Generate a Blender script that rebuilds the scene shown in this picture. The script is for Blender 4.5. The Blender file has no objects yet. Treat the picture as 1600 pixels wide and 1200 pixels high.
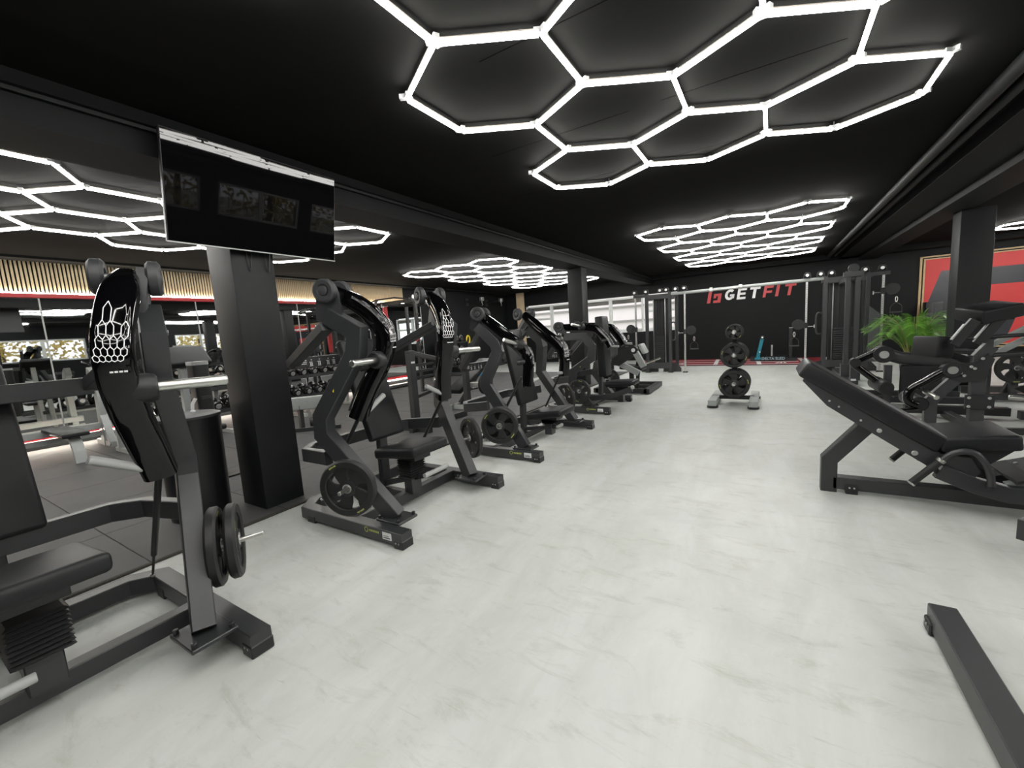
import bpy, bmesh, math, random
from mathutils import Vector as V, Matrix as M
random.seed(7)
PI = math.pi
S = bpy.context.scene
COL = S.collection

# ------------------------------------------------------------------ camera, world, exposure
def setup_camera():
    y, p, r = math.radians(31.96885), math.radians(7.19998), math.radians(-3.7202)
    f = V((-math.sin(y)*math.cos(p), math.cos(y)*math.cos(p), -math.sin(p)))
    r0 = V((math.cos(y), math.sin(y), 0)); u0 = r0.cross(f)
    R = r0*math.cos(r) + u0*math.sin(r); U = -r0*math.sin(r) + u0*math.cos(r)
    cd = bpy.data.cameras.new('camera'); cam = bpy.data.objects.new('camera', cd); COL.objects.link(cam)
    cd.sensor_width = 36; cd.lens = 651.96/1600*36; cd.clip_start = .02; cd.clip_end = 300
    m = M((R, U, -f)).transposed().to_4x4(); m.translation = V((0, 0, 1.5))
    cam.matrix_world = m; S.camera = cam
setup_camera()
TUBE_POWER = 22.5
S.view_settings.view_transform = 'Standard'; S.view_settings.look = 'None'
S.view_settings.exposure = 0.80; S.view_settings.gamma = 1.0
S.view_settings.use_curve_mapping = False
S.cycles.use_denoising = True
S.cycles.max_bounces = 7; S.cycles.diffuse_bounces = 4; S.cycles.glossy_bounces = 4
S.cycles.sample_clamp_indirect = 6
W = bpy.data.worlds.new('overcast_sky'); S.world = W; W.use_nodes = True
W.node_tree.nodes['Background'].inputs[0].default_value = (.93, .96, 1, 1)
W.node_tree.nodes['Background'].inputs[1].default_value = 1.25

# ------------------------------------------------------------------ materials
def mat(name, col, rough=.5, metal=0., spec=.5, coat=0., emit=0., noise=None, bump=None):
    m = bpy.data.materials.new(name); m.use_nodes = True
    nt = m.node_tree; b = nt.nodes['Principled BSDF']
    b.inputs['Base Color'].default_value = (*col, 1); b.inputs['Roughness'].default_value = rough
    b.inputs['Metallic'].default_value = metal; b.inputs['Specular IOR Level'].default_value = spec
    b.inputs['Coat Weight'].default_value = coat
    b.inputs['Coat Roughness'].default_value = .03
    if emit:
        b.inputs['Emission Color'].default_value = (*col, 1); b.inputs['Emission Strength'].default_value = emit
    if noise:   # (scale, amount)
        tc = nt.nodes.new('ShaderNodeTexCoord'); n = nt.nodes.new('ShaderNodeTexNoise')
        n.inputs['Scale'].default_value = noise[0]; n.inputs['Detail'].default_value = 6
        nt.links.new(tc.outputs['Object'], n.inputs['Vector'])
        mr = nt.nodes.new('ShaderNodeMix'); mr.data_type = 'RGBA'
        a = noise[1]
        mr.inputs[6].default_value = (*[c*(1-a) for c in col], 1); mr.inputs[7].default_value = (*[min(1, c*(1+a)) for c in col], 1)
        nt.links.new(n.outputs['Fac'], mr.inputs[0]); nt.links.new(mr.outputs[2], b.inputs['Base Color'])
    if bump:
        tc = nt.nodes.new('ShaderNodeTexCoord'); n = nt.nodes.new('ShaderNodeTexNoise')
        n.inputs['Scale'].default_value = bump[0]; nt.links.new(tc.outputs['Object'], n.inputs['Vector'])
        bp = nt.nodes.new('ShaderNodeBump'); bp.inputs['Strength'].default_value = bump[1]; bp.inputs['Distance'].default_value = .002
        nt.links.new(n.outputs['Fac'], bp.inputs['Height']); nt.links.new(bp.outputs['Normal'], b.inputs['Normal'])
    return m
frameM = mat('graphite_powder_coat', (.026, .028, .0295), .40, 0, .65, noise=(40, .12), bump=(900, .08))
blackM = mat('black_powder_coat', (.014, .015, .016), .42, 0, .5, bump=(900, .06))
glossM = mat('gloss_black', (.002, .002, .0025), .06, 0, .45)
padM = mat('black_vinyl', (.0095, .0105, .0115), .45, 0, .35, noise=(12, .1), bump=(500, .15))
rubberM = mat('black_rubber', (.016, .016, .017), .5, 0, .45, bump=(300, .1))
greyplasticM = mat('charcoal_plastic', (.036, .038, .040), .5, 0, .5, bump=(400, .08))
chromeM = mat('chrome', (.62, .62, .59), .29, 1.)
steelM = mat('brushed_steel', (.62, .62, .61), .4, 1.)
gripM = mat('grey_grip', (.40, .41, .40), .45)
silverM = mat('silver_paint', (.34, .36, .35), .4, .1, .5, noise=(20, .1))
whiteM = mat('white_print', (.9, .9, .9), .5)
paperM = mat('sticker_paper', (.75, .76, .76), .6)
inkM = mat('grey_ink', (.12, .12, .12), .6)
limeM = mat('lime_print', (.45, .5, .12), .6)
yellowM = mat('yellow_print', (.75, .6, .02), .5)
redM = mat('red_paint', (.55, .035, .04), .5)
signredM = mat('sign_red', (.56, .06, .065), .5)
tealM = mat('teal_paint', (.01, .20, .27), .4)
blueM = mat('blue_foam', (.03, .28, .55), .6)
woodM = mat('pale_slat_wood', (.72, .57, .37), .55, noise=(6, .15))
wallM = mat('black_wall_paint', (.0046, .0056, .006), .65, 0, .26, noise=(3, .2), bump=(60, .1))
ceilM = mat('black_ceiling_paint', (.0105, .0105, .0100), .95, 0, .06, noise=(2, .2), bump=(40, .2))
beamM = mat('dark_beam_paint', (.0055, .0062, .0068), .65, 0, .25, noise=(4, .2), bump=(50, .12))
pillarM = mat('pillar_paint', (.0115, .013, .0135), .55, 0, .32, noise=(5, .25), bump=(25, .15))
whiteframeM = mat('white_window_frame', (.72, .74, .72), .4)
mirrorM = mat('mirror_glass', (.62, .64, .63), .015, 1.)
tubeM = mat('lit_tube', (1, .985, .95), .5, emit=TUBE_POWER)
housM = mat('tube_housing', (.55, .50, .45), .5)
clearM = mat('clear_connector', (.8, .8, .8), .15)
ledM = mat('led_strip_lit', (1, .93, .80), .5, emit=32)
tileM = mat('rubber_floor_tile', (.088, .087, .086), .62, 0, .35, noise=(2.2, .22), bump=(200, .2))
screenM = mat('tv_screen', (.003, .003, .0035), .02, 0, .16)
greenM = mat('palm_leaf', (.11, .28, .03), .45, 0, .5, noise=(5, .4))
stemM = mat('palm_stem', (.30, .30, .10), .5)
potM = mat('plant_pot', (.10, .10, .10), .5)
turfRedM = mat('red_turf', (.26, .012, .022), .9, noise=(60, .3))
lensM = mat('window_glass', (1, 1, 1), .0)
lensM.node_tree.nodes['Principled BSDF'].inputs['Transmission Weight'].default_value = 1
lensM.node_tree.nodes['Principled BSDF'].inputs['IOR'].default_value = 1.02
blindM = mat('grey_blind', (.28, .27, .25), .7)
facadeM = mat('far_facade', (.80, .74, .72), .8, noise=(1.5, .05))
groundM = mat('outdoor_ground', (.35, .36, .30), .9, noise=(.7, .3))
leafyM = mat('autumn_leaf', (.55, .42, .12), .7, noise=(3, .4))
barkM = mat('tree_bark', (.09, .07, .05), .9)
boardM = mat('grey_board', (.06, .065, .065), .6, noise=(25, .35))
brassM = mat('pine_frame', (.55, .40, .22), .5, noise=(8, .15))
bannerRedM = mat('banner_red', (.60, .045, .045), .55, noise=(4, .06))
bannerDarkM = mat('banner_dark', (.028, .03, .038), .35)

def concrete():
    m = bpy.data.materials.new('trowelled_concrete'); m.use_nodes = True
    nt = m.node_tree; b = nt.nodes['Principled BSDF']; L = nt.links.new
    tc = nt.nodes.new('ShaderNodeTexCoord')
    def noise(scale, detail, rough, sx=1, sy=1, rot=0):
        mp = nt.nodes.new('ShaderNodeMapping'); mp.inputs['Scale'].default_value = (sx, sy, 1); mp.inputs['Rotation'].default_value = (0, 0, rot)
        L(tc.outputs['Object'], mp.inputs[0])
        n = nt.nodes.new('ShaderNodeTexNoise'); n.inputs['Scale'].default_value = scale; n.inputs['Detail'].default_value = detail; n.inputs['Roughness'].default_value = rough
        n.inputs['Distortion'].default_value = .6
        L(mp.outputs[0], n.inputs['Vector']); return n
    def ramp(n, p0, c0, p1, c1):
        r = nt.nodes.new('ShaderNodeValToRGB'); e = r.color_ramp.elements
        e[0].position, e[0].color = p0, (*c0, 1); e[1].position, e[1].color = p1, (*c1, 1)
        L(n.outputs['Fac'], r.inputs[0]); return r
    def mul(a, c, f=1.):
        x = nt.nodes.new('ShaderNodeMix'); x.data_type = 'RGBA'; x.blend_type = 'MULTIPLY'; x.inputs[0].default_value = f
        L(a, x.inputs[6]); L(c, x.inputs[7]); return x.outputs[2]
    c = ramp(noise(1.1, 8, .62), .3, (.545, .565, .545), .72, (.64, .66, .63)).outputs[0]
    c = mul(c, ramp(noise(2.4, 10, .7, 1, .35, .5), .42, (.90, .90, .875), .60, (1, 1, 1)).outputs[0])
    c = mul(c, ramp(noise(5.5, 10, .75, .5, 1.6, .9), .33, (.76, .76, .72), .47, (1, 1, 1)).outputs[0], .7)
    c = mul(c, ramp(noise(26, 4, .6, .12, 1.5, -.7), .24, (.72, .72, .70), .33, (1, 1, 1)).outputs[0], .8)
    L(c, b.inputs['Base Color'])
    rr = nt.nodes.new('ShaderNodeMapRange'); rr.inputs[3].default_value = .36; rr.inputs[4].default_value = .58
    L(noise(3, 6, .6).outputs['Fac'], rr.inputs[0]); L(rr.outputs[0], b.inputs['Roughness'])
    b.inputs['Specular IOR Level'].default_value = .45
    bp = nt.nodes.new('ShaderNodeBump'); bp.inputs['Strength'].default_value = .12; bp.inputs['Distance'].default_value = .004
    L(noise(9, 8, .65).outputs['Fac'], bp.inputs['Height']); L(bp.outputs[0], b.inputs['Normal'])
    return m
concreteM = concrete()

# ------------------------------------------------------------------ object helpers
ORG = {}
def put(o): COL.objects.link(o); return o
def tag(o, label=None, cat=None, group=None, kind=None):
    if label: o['label'] = label
    if cat: o['category'] = cat
    if group: o['group'] = group
    if kind: o['kind'] = kind
    return o
def thing(name, label, cat, loc, group=None):
    o = put(bpy.data.objects.new(name, None)); o.empty_display_size = .1
    o.location = loc; ORG[o.name] = V(loc)
    return tag(o, label, cat, group)
def org(p): return ORG.get(p.name, V((0, 0, 0))) if p else V((0, 0, 0))
def mesh(name, b, m, smooth=True):
    me = bpy.data.meshes.new(name); b.bm.to_mesh(me); b.bm.free()
    me.materials.append(m)
    if smooth:
        me.polygons.foreach_set('use_smooth', [True]*len(me.polygons)); me.set_sharp_from_angle(angle=math.radians(32))
    return me
def part(name, b, m, parent, label=None, kind=None):
    o_ = org(parent)
    for v in b.bm.verts: v.co -= o_
    o = put(bpy.data.objects.new(name, mesh(name, b, m))); o.parent = parent; ORG[o.name] = o_
    return tag(o, label, kind=kind)
def single(name, b, m, label, cat, group=None, loc=None):
    loc = V(loc) if loc is not None else V((0, 0, 0))
    for v in b.bm.verts: v.co -= loc
    o = put(bpy.data.objects.new(name, mesh(name, b, m))); o.location = loc; ORG[o.name] = loc
    return tag(o, label, cat, group)
def struct(name, b, m, parent=None):
    o = put(bpy.data.objects.new(name, mesh(name, b, m)))
    if parent: o.parent = parent
    else: o['kind'] = 'structure'
    return o
def inst(src, name, parent, loc, rz=0., rot=None):
    o = put(bpy.data.objects.new(name, src)); o.parent = parent; o.location = V(loc) - org(parent)
    o.rotation_euler = rot if rot else (0, 0, rz); return o
def copy_tree(o, parent=None):
    c = put(o.copy()); c.parent = parent
    for ch in list(o.children): copy_tree(ch, c)
    return c

def frame_of(t, side):
    t = t.normalized(); s = (side - t*side.dot(t))
    if s.length < 1e-4: s = t.orthogonal()
    s.normalize(); return t, s, t.cross(s).normalized()
class B:
    def __init__(self): self.bm = bmesh.new()
    def _ring(self, loops, caps=True, closed=False):
        bm = self.bm; vs = [[bm.verts.new(p) for p in l] for l in loops]; n = len(vs[0])
        rng = range(len(vs)) if closed else range(len(vs)-1)
        for i in rng:
            a, c = vs[i], vs[(i+1) % len(vs)]
            for j in range(n): bm.faces.new((a[j], a[(j+1) % n], c[(j+1) % n], c[j]))
        if caps and not closed:
            bm.faces.new(vs[0][::-1]); bm.faces.new(vs[-1])
        return self
    def box(self, c, s, rot=None, bev=0., seg=1):
        mt = M.Translation(V(c)) @ (rot.to_4x4() if rot else M.Identity(4)) @ M.Diagonal((*s, 1))
        r = bmesh.ops.create_cube(self.bm, size=1, matrix=mt)
        if bev:
            ed = {e for v in r['verts'] for e in v.link_edges}
            bmesh.ops.bevel(self.bm, geom=list(ed), offset=bev, segments=seg, affect='EDGES', profile=.5)
        return self
    def span(self, a, b, bev=0., seg=1):
        a, b = V(a), V(b); d = b-a
        return self.box((a+b)/2, (abs(d.x), abs(d.y), abs(d.z)), None, bev, seg)
    def path(self, pts, w, h, side=(0, 1, 0), r=0., closed=False):
        """rectangular (or rounded) section swept along pts; w along side, h across"""
        pts = [V(p) for p in pts]; side = V(side); loops = []; n = len(pts)
        ws = w if isinstance(w, (list, tuple)) else [w]*n; hs = h if isinstance(h, (list, tuple)) else [h]*n
        for i, p in enumerate(pts):
            a = (p-pts[i-1]) if (i > 0 or closed) else None
            c = (pts[(i+1) % n]-p) if (i < n-1 or closed) else None
            a = a.normalized() if a is not None else None; c = c.normalized() if c is not None else None
            t = (a+c) if (a is not None and c is not None) else (a if a is not None else c)
            t, s, k = frame_of(t, side)
            mit = 1.
            if a is not None and c is not None: mit = 1/max(.45, math.sqrt(max(0, (1+a.dot(c))/2)))
            # mitre only in the plane of the bend
            bend = (c-a) if (a is not None and c is not None) else V((0, 0, 0))
            ms = mk = 1.
            if bend.length > 1e-3:
                bd = bend.normalized()
                ms = 1+(mit-1)*abs(bd.dot(s)); mk = 1+(mit-1)*abs(bd.dot(k))
            W2, H2 = ws[i]/2, hs[i]/2
            c_ = r if r else min(.005, W2*.2, H2*.2)
            st = 4 if r else 1
            prof = []
            for sx, sy, a0 in ((1, 1, 0), (-1, 1, PI/2), (-1, -1, PI), (1, -1, 1.5*PI)):
                for q in range(st+1):
                    an = a0 + q*(PI/2)/st
                    prof.append((sx*(W2-c_)+c_*math.cos(an), sy*(H2-c_)+c_*math.sin(an)))
            loops.append([p + s*x*ms + k*y*mk for x, y in prof])
        return self._ring(loops, True, closed)
    def tube(self, pts, r, seg=12, closed=False):
        pts = [V(p) for p in pts]; loops = []; n = len(pts); up = None
        for i, p in enumerate(pts):
            a = pts[(i-1) % n] if (i > 0 or closed) else p; c = pts[(i+1) % n] if (i < n-1 or closed) else p
            t = (c-a).normalized()
            s = up - t*up.dot(t) if up is not None else t.orthogonal()
            s.normalize(); up = s; k = t.cross(s)
            rr = r[i] if isinstance(r, (list, tuple)) else r
            loops.append([p + (s*math.cos(2*PI*j/seg) + k*math.sin(2*PI*j/seg))*rr for j in range(seg)])
        return self._ring(loops, True, closed)
    def lathe(self, p, axis, prof, seg=24):
        """prof: (radius, distance along axis)"""
        p = V(p); t = V(axis).normalized(); s = t.orthogonal().normalized(); k = t.cross(s)
        loops = [[p + t*z + (s*math.cos(2*PI*j/seg)+k*math.sin(2*PI*j/seg))*max(r, 1e-4) for j in range(seg)] for r, z in prof]
        return self._ring(loops, True)
    def cyl(self, a, b, r, seg=16, ch=.003):
        a, b = V(a), V(b); L = (b-a).length; ch = min(ch, r*.3, L*.3)
        return self.lathe(a, b-a, [(r-ch, 0), (r, ch), (r, L-ch), (r-ch, L)], seg)
    def prism(self, poly, ext):
        ext = V(ext); bm = self.bm
        a = [bm.verts.new(V(p)) for p in poly]; c = [bm.verts.new(V(p)+ext) for p in poly]; n = len(a)
        bm.faces.new(a[::-1]); bm.faces.new(c)
        for i in range(n): bm.faces.new((a[i], a[(i+1) % n], c[(i+1) % n], c[i]))
        bmesh.ops.recalc_face_normals(bm, faces=bm.faces); return self
    def quad(self, *p):
        self.bm.faces.new([self.bm.verts.new(V(q)) for q in p]); return self
    def ball(self, c, r, seg=12):
        return self.lathe(V(c)-V((0, 0, r)), (0, 0, 1), [(r*math.sin(PI*i/8), r-r*math.cos(PI*i/8)) for i in range(9)], seg)
def spline(pts, n=6):
    pts = [V(p) for p in pts]; out = []
    for i in range(len(pts)-1):
        p0 = pts[max(i-1, 0)]; p1 = pts[i]; p2 = pts[i+1]; p3 = pts[min(i+2, len(pts)-1)]
        for k in range(n):
            t = k/n
            out.append(.5*((2*p1) + (p2-p0)*t + (2*p0-5*p1+4*p2-p3)*t*t + (3*p1-p0-3*p2+p3)*t**3))
    out.append(pts[-1]); return out
def pad(c, s, tilt=0., bev=.03, axis='Y'):
    rot = M.Rotation(tilt, 3, axis)
    return B().box(c, s, rot, bev, 3)

# ------------------------------------------------------------------ room shell
CZ = 3.215            # ceiling
XL, XR, YB, YR = -10.6, 8.6, 17.0, -5.0
struct('floor', B().span((XL-.3, YR, -.15), (XR, YB, 0)), concreteM)
struct('ceiling', B().span((XL-.3, YR, CZ), (XR, YB, CZ+.2)), ceilM)
struct('ground', B().span((-60, -60, -.6), (60, 80, -.5)), groundM)
# rubber tiles of the free weight area, each its own piece
fl = bpy.data.objects['floor']
tile_me = {}
x = -3.80
while x > XL+.05:
    w = min(1.0, x-XL)
    key = round(w, 3)
    if key not in tile_me: tile_me[key] = mesh('rubber_tile', B().box((0, 0, .006), (w-.006, .994, .012), None, .003), tileM)
    y = -4.5
    while y < 12.6:
        inst(tile_me[key], 'rubber_tile', fl, (x-w/2, y, 0)); y += 1.0
    x -= w
# edge strip of the rubber floor
part('edge_strip', B().span((-3.80, -5, 0), (-3.765, 13.1, .015), .004), mat('frayed_edge', (.05, .045, .035), .9, noise=(80, .8)), fl)

def wall_holes(fix, axis, u0, u1, holes, z0, z1, th):
    """wall with rectangular holes (u a, u b, z a, z b) along u"""
    b = B()
    def seg(a, c, p, q):
        if c-a < 1e-4 or q-p < 1e-4: return
        if axis == 'x': b.span((a, fix, p), (c, fix+th, q))
        else: b.span((fix, a, p), (fix+th, c, q))
    cur = u0
    for a, c, p, q in sorted(holes):
        seg(cur, a, z0, z1); seg(a, c, z0, p); seg(a, c, q, z1); cur = c
    seg(cur, u1, z0, z1); return b
WINB = [(-9.60, -7.05, 1.20, 2.55), (-6.95, -4.30, 1.20, 2.55), (-4.25, -3.05, 1.20, 2.55)]
struct('wall_back', wall_holes(YB, 'x', XL-.3, XR+.3, [(-9.62, -3.0, 1.18, 2.60)], 0, CZ, .3), wallM)
WINR = [(3.9, 6.9), (7.4, 10.2), (10.7, 13.4)]
struct('wall_right', wall_holes(XR, 'y', YR, YB, [(a, c, 1.5, 2.55) for a, c in WINR], 0, CZ, .3), wallM)
struct('wall_rear', B().span((XL-.3, YR-.3, 0), (XR+.3, YR, CZ)), wallM)
wl = struct('wall_left', B().span((XL-.3, YR, 0), (XL, YB, CZ)), wallM)
# upper slat cladding with LED and red trim
SL0, SL1 = -2.0, 10.35
slat_me = mesh('slat', B().box((0, 0, 0), (.03, .029, .54), None, .003), woodM)
ys = SL0
while ys < SL1:
    inst(slat_me, 'slat', wl, (XL+.03, ys, 2.905)); ys += .0505
struct('trim_1', B().span((XL, SL0, 2.575), (XL+.07, SL1, 2.645), .004), redM)
o = struct('trim_2', B().span((XL+.045, SL0, 2.645), (XL+.068, SL1, 2.66)), ledM); 
struct('trim_3', B().span((XL, YR, 3.175), (XL+.35, YB, CZ)), beamM)
struct('baseboard_left', B().span((XL, SL0, .17), (XL+.05, SL1, .255), .004), redM)
struct('trim_4', B().span((XL+.02, SL0, .14), (XL+.055, SL1, .17)), ledM)
# mirror panes between the trims
yy = -2.615
k = 0
while yy < 9.5:
    part('mirror_pane', B().span((XL+.002, yy+.006, .27), (XL+.012, yy+2.29, 2.572)), mirrorM, wl)
    part('mirror_joint', B().span((XL+.012, yy+2.285, .27), (XL+.020, yy+2.305, 2.57)), gripM, wl)
    yy += 2.295
struct('trim_5', B().span((-10.05, YB-.06, 0), (-9.65, YB, CZ), .004), woodM)

# beams, pillars and pipes
struct('beam_left', B().span((-4.41, YR, 2.94), (-3.88, YB, CZ)).span((-3.95, YR, 3.13), (-3.80, YB, CZ)), beamM)
struct('beam_left_groove', B().span((-3.86, YR, 3.105), (-3.84, YB, 3.13)), blackM)
struct('beam_right', B().span((2.30, YR, 2.98), (2.75, YB, CZ)).span((1.80, YR, 3.08), (2.32, YB, CZ)), beamM)
struct('beam_back', B().span((-3.9, 16.5, 3.08), (XR, YB, CZ)), beamM)
for nm, (a, b) in {'pillar_near': ((-4.36, 1.905), (-3.945, 2.275)), 'pillar_far': ((-4.33, 9.85), (-3.95, 10.22)), 'pillar_right': ((2.62, 9.9), (3.02, 10.28))}.items():
    struct(nm, B().span((*a, 0), (*b, 2.98), .012, 2), pillarM)
for i, (xx, zz, rr) in enumerate(((1.50, 3.150, .055), (1.66, 3.165, .04))):
    struct('pipe_%d' % (i+1), B().tube([(xx, YR, zz), (xx, YB, zz)], rr, 14), pillarM)
# fine cracks along the ceiling boards
crackM = mat('ceiling_crack', (.0015, .0015, .0015), .95, 0, 0)
for i, (yj, xa, xb_) in enumerate(((2.42, -1.6, -.5), (2.42, -.3, .75), (3.67, -2.35, -1.0), (3.67, -.75, .4), (4.92, -2.9, -1.5), (4.92, -1.2, .2))):
    struct('trim_%d' % (10+i), B().span((xa, yj, CZ-.0006), (xb_, yj+.005, CZ+.01)), crackM)

# back windows
def window(name, fix, axis, u0, u1, z0, z1, rows=False, blind=True):
    root = struct(name, B().span(*(((u0, fix+.05, z0), (u1, fix+.13, z0+.07)) if axis == 'x' else ((fix+.05, u0, z0), (fix+.13, u1, z0+.07))), .005), whiteframeM)
    def bar(nm, a, c, p, q, m=whiteframeM, d0=.05, d1=.13):
        b = B().span((a, fix+d0, p), (c, fix+d1, q), .004) if axis == 'x' else B().span((fix+d0, a, p), (fix+d1, c, q), .004)
        part(nm, b, m, root)
    bar('frame_bar', u0, u1, z1-.07, z1); bar('frame_bar', u0, u0+.07, z0+.07, z1-.07); bar('frame_bar', u1-.07, u1, z0+.07, z1-.07)
    mid = (u0+u1)/2
    if u1-u0 > 1.6: bar('mullion', mid-.07, mid+.07, z0+.07, z1-.07)
    if rows:
        zm = z0+(z1-z0)*.55
        bar('transom', u0+.07, mid-.07 if u1-u0 > 1.6 else u1-.07, zm-.05, zm+.05)
    bar('pane', u0+.07, u1-.07, z0+.07, z1-.07, lensM, .09, .098)
    if blind: bar('blind', u0+.08, u1-.08, z1-.23, z1-.07, blindM, .135, .16)
    return root
for i, (a, c, p, q) in enumerate(WINB): window('window_%d' % (i+1), YB, 'x', a, c, p, q, i != 1)
for i, (a, c) in enumerate(WINR): window('window_%d' % (i+4), XR, 'y', a, c, 1.5, 2.55, False, False)
struct('windowsill_back', B().span((-9.62, YB-.04, 1.15), (-3.0, YB+.1, 1.185), .005), whiteframeM)

# outdoors beyond the windows
b = single('house', B().span((-24, 31, -.5), (6, 34, 5.5)), facadeM, 'pale rendered building seen through the back windows', 'building', loc=(-9, 31, -.5))
for i in range(4): part('ledge', B().span((-24, 30.8, .6+i*1.05), (6, 31, .72+i*1.05)), blindM, b)
def tree(x, y, h, label):
    t = thing('birch_tree', label, 'tree', (x, y, -.5), 'autumn trees outside')
    part('trunk', B().tube([(x, y, -.5), (x+.1, y, h*.5), (x, y+.1, h)], [.14, .1, .03], 8), barkM, t)
    bb = B()
    for i in range(900):
        a = random.random()*2*PI; r = 1.7*random.random()**.5; z = .3+random.random()*h
        c = V((x+r*math.cos(a), y+r*math.sin(a), z)); u = V((random.uniform(-1, 1), random.uniform(-1, 1), random.uniform(-1, 1))).normalized()*.13; w = u.orthogonal().normalized()*.1
        bb.quad(c-u, c-w, c+u, c+w)
    part('foliage', bb, leafyM, t, kind='stuff')
for x_, y_, h_ in ((12.5, 4.6, 4.5), (13, 8, 4.8), (12.7, 11.4, 4.4), (15, 14.5, 5)):
    tree(x_, y_, h_, 'yellow autumn tree outside the side windows, seen in the mirror')

# ------------------------------------------------------------------ hexagon ceiling lights
LZ = 3.15; E = .6125
prof = [(.0145*math.cos(PI-.95+(PI+1.9)*i/10), .0145*math.sin(PI-.95+(PI+1.9)*i/10)-.002) for i in range(11)]
tube_me = mesh('tube', B()._ring([[V((a, s*(E/2-.02), z)) for a, z in prof] for s in (-1, 1)]), tubeM)
hous_me = mesh('housing', B().box((0, 0, .020), (.020, E-.05, .014), None, .003), housM)
conn_b = B()
for k in range(3):
    a = k*2*PI/3+PI/2
    conn_b.box((math.cos(a)*.022, math.sin(a)*.022, .014), (.05, .034, .03), M.Rotation(a, 3, 'Z'))
conn_me = mesh('connector', conn_b, clearM)
def hex_panel(cx, rows_y, label):
    t = thing('hexagon_light', label, 'ceiling light', (cx, rows_y[0], LZ), 'hexagon tube lights')
    dx = E*math.sqrt(3); seen = {}; vs = {}
    for i, y in enumerate(rows_y):
        for c in ((-1, 0, 1) if i % 2 == 0 else (-.5, .5)):
            X = cx+c*dx
            P_ = [V((X+E*math.sin(q*PI/3), y+E*math.cos(q*PI/3), LZ)) for q in range(6)]
            for q in range(6):
                a, d = P_[q], P_[(q+1) % 6]; m_ = (a+d)/2; key = (round(m_.x, 2), round(m_.y, 2))
                vs[(round(a.x, 2), round(a.y, 2))] = a
                if any(abs(key[0]-k[0]) < .03 and abs(key[1]-k[1]) < .03 for k in seen): continue
                seen[key] = 1
                v = d-a; rz = math.atan2(v.y, v.x)-PI/2
                o = inst(tube_me, 'tube', t, m_, rz)
                h = put(bpy.data.objects.new('housing', hous_me)); h.parent = o
    done = []
    for a in vs.values():
        if any((a-p).length < .05 for p in done): continue
        done.append(a); inst(conn_me, 'connector', t, a)
    for sx in (-1, 1):
        for yy in (rows_y[0], rows_y[-1]):
            part('hanger', B().cyl((cx+sx*dx, yy+E, LZ+.02), (cx+sx*dx, yy+E, CZ), .004, 6), steelM, t)
    return t
RP = .919
hex_panel(-.585, [4.49-RP*i for i in range(6, -1, -1)], 'hexagon tube light nearest overhead, largest honeycomb at the top of the photo')
hex_panel(-.60, [8.68+RP*i for i in range(7)], 'hexagon tube light over the far aisle in front of the GETFIT sign')
hex_panel(-6.75, [4.57-RP*i for i in range(6, -1, -1)], 'hexagon tube light behind the television screen')
hex_panel(-6.75, [8.60+RP*i for i in range(7)], 'hexagon tube light over the free weights before the far windows')
hex_panel(6.05, [9.0+RP*i for i in range(7)], 'hexagon tube light beyond the right pillar over the red mural')
hex_panel(6.05, [4.0-RP*i for i in range(6, -1, -1)], 'hexagon tube light over the right bay, seen only reflected')

# ------------------------------------------------------------------ wall sign
def seg_letters(polys, X0, Z0, H, shear, y, depth, m, parent, name):
    b = B()
    for poly in polys:
        b.prism([(X0+px*H+pz*H*shear, y, Z0+pz*H) for px, pz in poly], (0, -depth, 0))
    return part(name, b, m, parent)
SY = YB
sg = thing('wall_sign', 'red and white GETFIT lettering with slanted logo on the black back wall', 'sign', (-.65, SY, 2.3))
Gp = []
def arc(cx, cz, rx, rz, a0, a1, n=10): return [(cx+rx*math.cos(math.radians(a0+(a1-a0)*i/n)), cz+rz*math.sin(math.radians(a0+(a1-a0)*i/n))) for i in range(n+1)]
oa, ia = arc(.42, .5, .42, .5, 48, 318, 14), arc(.42, .5, .20, .27, 48, 318, 14)
G_ = [[oa[i], oa[i+1], ia[i+1], ia[i]] for i in range(14)] + [[(.42, .34), (.42, .52), (.80, .52), (.80, .34)], [(.60, .10), (.80, .14), (.80, .36), (.60, .36)]]
E_ = [[(0, 0), (.22, 0), (.22, 1), (0, 1)], [(.2, .0), (.72, .0), (.72, .2), (.2, .2)], [(.2, .40), (.66, .40), (.66, .60), (.2, .60)], [(.2, .8), (.72, .8), (.72, 1), (.2, 1)]]
T_ = [[(0, .8), (.82, .8), (.82, 1), (0, 1)], [(.29, 0), (.52, 0), (.52, .82), (.29, .82)]]
F_ = [[(0, 0), (.22, 0), (.22, 1), (0, 1)], [(.2, .36), (.66, .36), (.66, .56), (.2, .56)], [(.2, .8), (.72, .8), (.72, 1), (.2, 1)]]
I_ = [[(0, 0), (.24, 0), (.24, 1), (0, 1)]]
BAR = [[(0, 0), (.27, 0), (.27, 1), (0, 1)]]
HOOK = [[(.50, 0), (1.08, 0), (1.08, .22), (.50, .22)], [(.82, .2), (1.08, .2), (1.08, .80), (.82, .80)], [(.46, .58), (.84, .58), (.84, .80), (.46, .80)], [(.46, .42), (.66, .42), (.66, .60), (.46, .60)]]
HH = .375; SH = .16
for nm, P_, xx, zz, h_, m_ in (('logo_bar', BAR, -1.985, 2.04, .40, signredM), ('logo_hook', HOOK, -1.98, 2.04, .40, signredM),
        ('letter_g', G_, -1.42, 2.10, HH, whiteM), ('letter_e', E_, -1.03, 2.095, HH, whiteM), ('letter_t', T_, -.66, 2.095, HH, whiteM),
        ('letter_f', F_, -.24, 2.095, HH, signredM), ('letter_i', I_, .12, 2.095, HH, signredM), ('letter_t', T_, .36, 2.095, HH, signredM)):
    seg_letters(P_, xx, zz, h_, SH, SY, .03, m_, sg, nm)

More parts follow.
